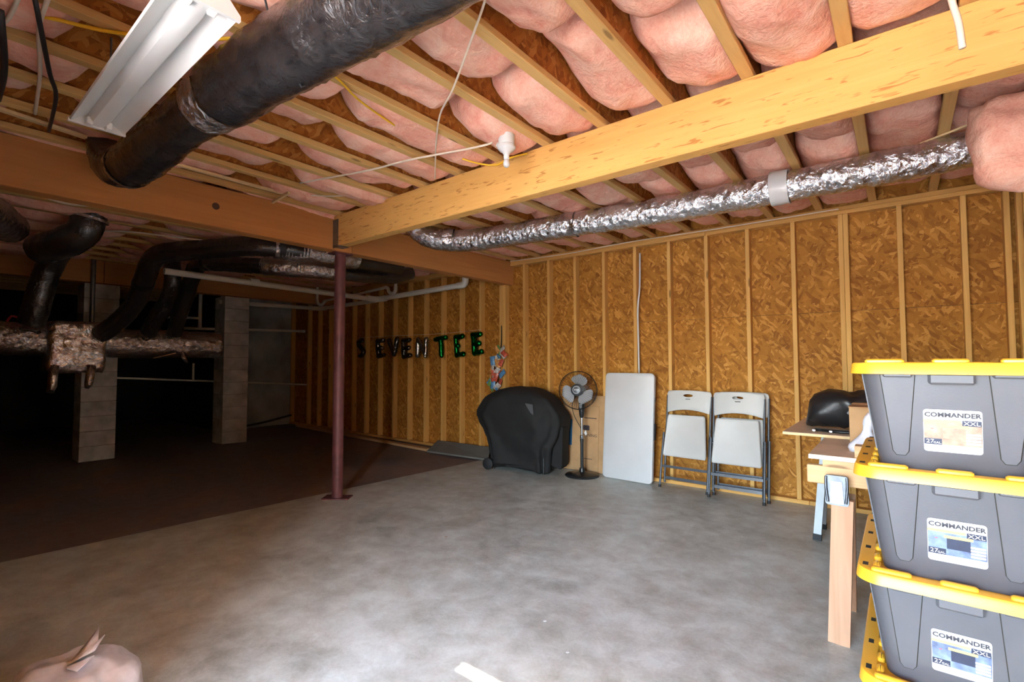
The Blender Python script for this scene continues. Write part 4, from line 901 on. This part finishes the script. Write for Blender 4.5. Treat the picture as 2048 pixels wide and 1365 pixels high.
# ================================================================ STACKED TOTES
def tote():
    BX0, BX1, BY0, BY1 = -0.132, 0.362, 1.90, 2.675
    t = thing('storage_tote', '', 'storage bin', ((BX0+BX1)/2, (BY0+BY1)/2, 0), 'stacked grey totes with yellow lids')
    b = MB(); L = []
    for z, d, r in ((0.004, 0.066, 0.03), (0.0, 0.07, 0.03)): pass
    prof = [(0.0, 0.082, 0.04), (0.010, 0.074, 0.05), (0.15, 0.056, 0.055), (0.315, 0.034, 0.06), (0.335, 0.032, 0.06)]
    for z, d, r in prof: L.append(rrect(BX0+d, BX1-d, BY0+d, BY1-d, r, z, 6))
    b.loft(L); tub = b.build('tub', M['bin'], t, 40, fix=True)
    def yf(z):
        for a, c in zip(prof, prof[1:]):
            if a[0] <= z <= c[0]: return BY0+a[1]+(c[1]-a[1])*(z-a[0])/(c[0]-a[0])
        return BY0+0.03
    def xl(z):
        for a, c in zip(prof, prof[1:]):
            if a[0] <= z <= c[0]: return BX0+a[1]+(c[1]-a[1])*(z-a[0])/(c[0]-a[0])
        return BX0+0.03
    cxm = (BX0+BX1)/2
    for s in (-1, 1):                                   # raised wedge panels of the short side
        zt, zb = 0.325, 0.075; xa, xb = cxm+s*0.083, cxm+s*0.166; xc, xd = cxm+s*0.105, cxm+s*0.138
        q = MB(); lay = []
        P = [(xa, zt), (xc-s*0.002, zb+0.012), (xc+s*0.006, zb), (xd-s*0.006, zb), (xd+s*0.002, zb+0.012), (xb, zt)]
        fr = [V((x, yf(z)-0.0035, z)) for x, z in P]; bk = [V((x+(-s*0.002 if i < 3 else s*0.002), yf(z)+0.002, z)) for i, (x, z) in enumerate(P)]
        q.loft([bk, fr]); q.build('wedge_panel', M['bin'], tub, fix=True)
        q = MB(); q.tube([V((x, yf(z)-0.001, z)) for x, z in P], 0.0024, 6, False); q.build('wedge_bead', M['slot'], tub, 60)  # dark tube standing in for the shade in the panel groove
    for k in range(4):                                  # wedge panels of the long left side
        ym = BY0+0.14+k*0.165; P = [(ym-0.045, 0.325), (ym-0.02, 0.08), (ym+0.02, 0.08), (ym+0.045, 0.325)]
        q = MB(); q.loft([[V((xl(z)+0.002, y, z)) for y, z in P], [V((xl(z)-0.0035, y, z)) for y, z in P]]); q.build('wedge_panel', M['bin'], tub, fix=True)
    MB().cbox(cxm-0.052, cxm+0.052, BY0+0.006, BY0+0.05, 0.298, 0.331, 0.006).build('handle', M['bin'], tub)
    for s in (-1, 1): MB().cbox(cxm+s*0.124-0.036, cxm+s*0.124+0.036, BY0+0.012, BY0+0.05, 0.318, 0.332, 0.004).build('rim_tab', M['bin'], tub)
    # lid
    b = MB(); L = []
    for z, d, r in ((0.327, 0.004, 0.07), (0.328, 0.0, 0.07), (0.356, 0.004, 0.07), (0.362, 0.008, 0.066), (0.3635, 0.014, 0.06), (0.3635, 0.045, 0.05), (0.358, 0.05, 0.05), (0.356, 0.09, 0.04)):
        L.append(rrect(BX0+d, BX1-d, BY0+d, BY1-d, r, z, 8))
    b.loft(L); lid = b.build('lid', M['yellow'], t, 40, fix=True)
    def lug(x0, x1, y0, y1):
        q = MB(); q.loft([rrect(x0, x1, y0, y1, 0.008, 0.3600, 4), rrect(x0, x1, y0, y1, 0.008, 0.370, 4), rrect(x0+0.005, x1-0.005, y0+0.005, y1-0.005, 0.006, 0.3745, 4)]); q.build('stacking_lug', M['yellow'], lid, 40, fix=True)
    for c_, w_ in ((-0.155, 0.05), (0.0, 0.042), (0.155, 0.05)): lug(cxm+c_-w_, cxm+c_+w_, BY0+0.018, BY0+0.04)
    for yy in (0.05, 0.13, 0.24, 0.38, 0.52, 0.64, 0.70): lug(BX0+0.046, BX0+0.066, BY0+yy, BY0+yy+0.045)
    for yy in (0.06, 0.24, 0.42, 0.60, 0.72): MB().cbox(BX0+0.018, BX0+0.033, BY0+yy, BY0+yy+0.03, 0.3625, 0.3640, 0.0004).build('slot', M['slot'], lid)  # thin dark boxes painted as shade inside the lid holes
    # printed sticker
    zc, hz, hw = 0.158, 0.064, 0.0655; xc = cxm+0.0
    def yl(z): return yf(z)-0.0006
    def patch(x0, x1, z0, z1, k): return [V((x0, yl(z0)-k*0.0004, z0)), V((x1, yl(z0)-k*0.0004, z0)), V((x1, yl(z1)-k*0.0004, z1)), V((x0, yl(z1)-k*0.0004, z1))]
    def pbuild(x0, x1, z0, z1, k, nm, m):
        f = patch(x0, x1, z0, z1, k); q = MB(); q.loft([[p+V((0, 0.0003, 0)) for p in f], f]); return q.build(nm, m, st, fix=True)
    f = [V((x, yl(z), z)) for x, z in rpoly(xc-hw, xc+hw, zc-hz, zc+hz, 0.008, 4)]
    q = MB(); q.loft([[p+V((0, 0.0005, 0)) for p in f], f]); st = q.build('sticker', M['paper'], t, fix=True)
    pbuild(xc-hw+0.001, xc+hw-0.001, zc-0.042, zc+0.026, 1, 'photo_print', M['photo'])
    pbuild(xc-hw, xc+0.02, zc+0.026, zc+0.034, 2, 'yellow_stripe', M['lblyel'])
    pbuild(xc-0.028, xc+0.036, zc+0.010, zc+0.018, 2, 'print_lid', M['lblyel'])
    pbuild(xc-0.022, xc+0.030, zc-0.022, zc+0.010, 2, 'print_tub', M['navy'])
    pbuild(xc-hw+0.001, xc-0.024, zc-0.042, zc-0.024, 2, 'print_box', M['navy'])
    q = MB(); q.prism(ell(xc-0.045, zc+0.012, 0.006, 0.007, 12), (0, yl(zc)-0.0014, 0), (1, 0, 0), (0, 0, 1), (0, 0.0004, 0)); q.build('red_mark', M['red'], st, fix=True)
    for k in range(4): pbuild(xc+0.030, xc+0.062, zc-0.037+k*0.009, zc-0.031+k*0.009, 3, 'print_line', M['paper'])
    tilt = math.atan2(0.022, 0.165)
    def TM(x, z, k): return Matrix.Translation((x, yl(z)-k*0.0004-0.0004, z)) @ Matrix.Rotation(R(90)+tilt, 4, 'X')
    text_mb('COMMANDER', 0.0185, TM(xc, zc+0.048, 1), 0.0002, 1.06, 0.0007).build('lettering', M['ink'], st)
    pbuild(xc+0.022, xc+hw-0.002, zc+0.018, zc+0.034, 2, 'xxl_box', M['navy'])
    text_mb('XXL', 0.016, TM(xc+0.043, zc+0.0255, 3), 0.0002, 1.2).build('lettering', M['paper'], st)
    text_mb('27', 0.017, TM(xc-0.051, zc-0.033, 3), 0.0002, 1.1).build('lettering', M['paper'], st)
    text_mb('GAL.', 0.009, TM(xc-0.034, zc-0.036, 3), 0.0002).build('lettering', M['paper'], st)
    return t
t0 = tote(); t0['label'] = 'grey tote with yellow lid at the bottom of the stack, resting on the floor'
SP = 0.3255
for k, lb in ((1, 'grey tote with yellow lid, second from the bottom of the stack'), (2, 'grey tote with yellow lid, second from the top of the stack'), (3, 'grey tote with yellow lid on top of the stack')):
    d = dup(t0, (0, 0, k*SP*1.0)); d['label'] = lb
    if k == 3:
        for c in d.children:
            for g in c.children:
                if g.name.startswith(('print_tub', 'photo_print')):
                    g.data = g.data.copy(); g.data.materials.clear(); g.data.materials.append(M['photob'])

# ================================================================ SAWHORSE TABLE BEHIND THE TOTES
t = thing('sawhorse', 'wooden sawhorse with metal bracket standing behind the stacked totes', 'sawhorse', (-0.1, 2.9, 0))
MB().cbox(-0.385, 0.55, 2.875, 2.913, 0.735, 0.824, 0.004).build('top_rail', M['firx'], t)
for x, zt in ((-0.255, 0.70), (0.40, 0.70)):
    for s in (-1, 1):
        MB().bar((x-0.02*(-1), 2.894+s*0.05, zt-0.02), (x-0.01, 2.894+s*(0.06 if s < 0 else 0.36), 0.0), 0.088, 0.038, (0, 1, 0)).build('leg', M['fir'], t)
    q = MB(); fr = 2.894-0.085
    q.prism(rpoly(x-0.047, x+0.047, 0.655, 0.795, 0.012), (0, fr, 0), (1, 0, 0), (0, 0, 1), (0, 0.02, 0))
    br = q.build('bracket', M['bracket'], t, fix=True)
    q = MB(); q.prism([(x-0.028, 0.665), (x+0.028, 0.665), (x+0.022, 0.77), (x-0.022, 0.77)], (0, fr-0.008, 0), (1, 0, 0), (0, 0, 1), (0, 0.01, 0)); q.build('bracket_face', M['galv'], br, fix=True)
    for e in (-0.042, 0.042): MB().tube(spline([(x+e, fr-0.004, 0.79), (x+e*1.02, fr-0.008, 0.74), (x+e*0.85, fr-0.008, 0.67)], 0.02), 0.006, 8).build('bracket_edge', M['bracket'], br, 60)
t = thing('metal_sawhorse', 'folding metal trestle with a silver leg behind the wooden sawhorse', 'trestle', (-0.2, 4.5, 0))
for x in (-0.49, 0.45):
    for s in (-1, 1):
        lg = MB().bar((x+0.02, 4.5+s*0.03, 0.76), (x-0.035*(1 if x < 0 else -1), 4.5+s*0.16, 0.02), 0.05, 0.035, (0, 1, 0)).build('leg', M['alu'], t)
        MB().bar((x-0.0335*(1 if x < 0 else -1), 4.5+s*0.156, 0.045), (x-0.035*(1 if x < 0 else -1), 4.5+s*0.162, 0.001), 0.056, 0.041, (0, 1, 0)).build('foot_cap', M['rubber'], lg)
MB().cbox(-0.50, 0.50, 4.465, 4.535, 0.75, 0.845, 0.005).build('top_rail', M['alu'], t)
def board(label, x0, x1, y0, y1, z, th, topm, edgem):
    t = thing('board', label, 'board', ((x0+x1)/2, (y0+y1)/2, z), 'boards laid over the sawhorses')
    MB().cbox(x0, x1, y0, y1, z, z+th-0.0015, 0.001).build('core', M[edgem], t)
    MB().box(x0+0.001, x1-0.001, y0+0.001, y1-0.001, z+th-0.0015, z+th).build('face', M[topm], t)
board('narrow wood block lying on the sawhorse rail', -0.315, 0.45, 2.86, 2.93, 0.8245, 0.032, 'firx', 'firx')
board('tan board with a white edge lying on the wooden sawhorse', -0.375, 0.52, 2.86, 3.62, 0.857, 0.022, 'mdf', 'melamine')
board('tan board with a pale edge laid on top, under the black bag', -0.60, 0.50, 3.52, 4.62, 0.8795, 0.017, 'mdf', 'ply')
board('short light wood offcut on the lower board beside the totes', -0.185, 0.10, 2.88, 2.96, 0.8795, 0.055, 'firx', 'firx')
# black bag on the boards
b = MB(); L = []
for j in range(37):
    tt = j/36.0; x = -0.505+0.86*tt; e = math.sqrt(max(0.02, 1-max(0, 1-tt/0.09)**2)); hh = (0.115+0.03*tt)*e; cz = 0.8975+hh+0.004+0.06*tt*0.6
    lp = []
    for i in range(32):
        a = 2*math.pi*i/32; y = 3.82+0.13*e*math.cos(a); z = cz+hh*math.sin(a)
        d = 0.035*noise.noise(V((x*7, y*9, z*9)))+0.022*noise.noise(V((x*17, y*17, z*17)))
        lp.append(V((x, y+d*math.cos(a), max(0.8985, z+d))))
    L.append(lp)
b.loft(L); t = thing('equipment_bag', 'long black nylon bag lying on the boards next to the totes', 'bag', (-0.1, 3.82, 0.898))
b.build('bag_body', M['nylon'], t, 180, fix=True)
for k in range(2): MB().tube(spline([(-0.44+0.02*k, 3.66, 0.906), (-0.3, 3.63-0.02*k, 0.908), (-0.12, 3.64, 0.908), (0.1, 3.64+0.02*k, 0.906)], 0.03), 0.008, 8).build('strap', M['nylon'], t, 60)
for x in (-0.45, -0.36, -0.24): MB().cbox(x, x+0.02, 3.61, 3.63, 0.898, 0.914, 0.003).build('buckle', M['chrome'], t)
tag(MB().tube(spline([(-0.26, 3.66, 1.02), (-0.235, 3.64, 1.045), (-0.21, 3.64, 1.03), (-0.20, 3.65, 1.06), (-0.19, 3.66, 1.07)], 0.01), 0.010, 8).build('tie_strap', M['alu'], None, 60), 'small shiny grey strap hanging on the black bag', 'strap')
t = thing('cardboard_box', 'small brown cardboard box standing on the boards beside the totes', 'cardboard box', (0.0, 3.25, 0.88))
MB().cbox(-0.225, 0.12, 3.2, 3.45, 0.8795, 1.10, 0.002).build('carton', M['card'], t)
for s in (0, 1): MB().bar((-0.224, 3.2+s*0.25, 1.101), (0.12, 3.2+s*0.25, 1.101), 0.12, 0.003).build('flap', M['card'], t)
b = MB(); L = []
for j in range(12):
    tt = j/11.0; z = 0.8803+0.20*tt; rr = 0.055*(1-tt*0.75)+0.012*math.sin(tt*9)
    L.append([V((-0.165+0.045*tt+1.0*rr*math.cos(a)*(1+0.25*noise.noise(V((math.cos(a)*2, tt*4, 1)))), 3.09+rr*math.sin(a), z)) for a in [2*math.pi*i/16 for i in range(16)]])
b.loft(L); tag(b.build('white_rag', M['bagpl'], None, 180, fix=True), 'crumpled white rag between the cardboard box and the totes', 'rag')
# white plastic bag at the lower left
bc = V((-2.60, 0.46, 0)); b = MB(); L = []
for j in range(16):
    tt = j/15.0; z = 0.002+0.155*math.sin(tt*math.pi/2); rr = 0.22*math.cos(tt*math.pi/2)**0.7+0.016; lp = []
    for i in range(30):
        a = 2*math.pi*i/30; d = 1+0.16*math.sin(a*7+tt*2)*tt+0.22*noise.noise(V((math.cos(a)*2.2, math.sin(a)*2.2, tt*3)))
        lp.append(bc+V((rr*d*math.cos(a), rr*d*math.sin(a), z+(0.02*noise.noise(V((a, tt*5, 2))) if j > 0 else 0))))
    L.append(lp)
t = thing('plastic_bag', 'knotted white plastic bag on the slab at the lower left corner', 'bag', bc)
b.loft(L); b.build('bag_body', M['bagpl'], t, 180, fix=True)
for k, (dx, dy, dz) in enumerate(((0.07, 0.07, 0.06), (0.10, 0.02, 0.015), (0.02, 0.08, 0.075))):
    p0 = bc+V((0, 0, 0.15)); p1 = p0+V((dx, dy, dz)); s = V((-dy, dx, 0.02)).normalized()
    q = MB(); q.loft([[p0+s*0.012, p0-s*0.012, p0-s*0.012+V((0, 0, .006)), p0+s*0.012+V((0, 0, .006))], [(p0+p1)/2+s*0.03, (p0+p1)/2-s*0.03+V((0, 0, .01)), (p0+p1)/2-s*0.03+V((0, 0, .018)), (p0+p1)/2+s*0.03+V((0, 0, .006))], [p1+s*0.035+V((0, 0, .02)), p1-s*0.02, p1-s*0.02+V((0, 0, .004)), p1+s*0.035+V((0, 0, .024))]])
    q.build('bag_ear', M['bagpl'], t, 180, fix=True)

tag(MB().tube(spline([at(1896, -30, 1, 2.15), at(1906, 10, 1, 2.15), at(1917, 45, 1, 2.15), at(1925, 96, 1, 2.15)], 0.02), 0.010, 8).build('pull_cord', M['cord'], None, 180), 'pale cord hanging in front of the pale beam at the upper right', 'cord')
for u, v, lb in ((1090, 1243, 'white paint fleck on the slab in front of the totes'), (1135, 1306, 'white paint fleck on the slab near the bottom edge'), (892, 1075, 'tiny tan flake on the slab between column and totes')):
    c = at(u, v, 2, 0.0); tag(MB().prism(ell(0, 0, 0.008, 0.005, 7), c+V((0, 0, 0.0004)), (0.8, 0.6, 0), (-0.6, 0.8, 0), (0, 0, 0.002)).build('paint_fleck', M['paper' if 'white' in lb else 'card'], None, fix=True), lb, 'fleck')
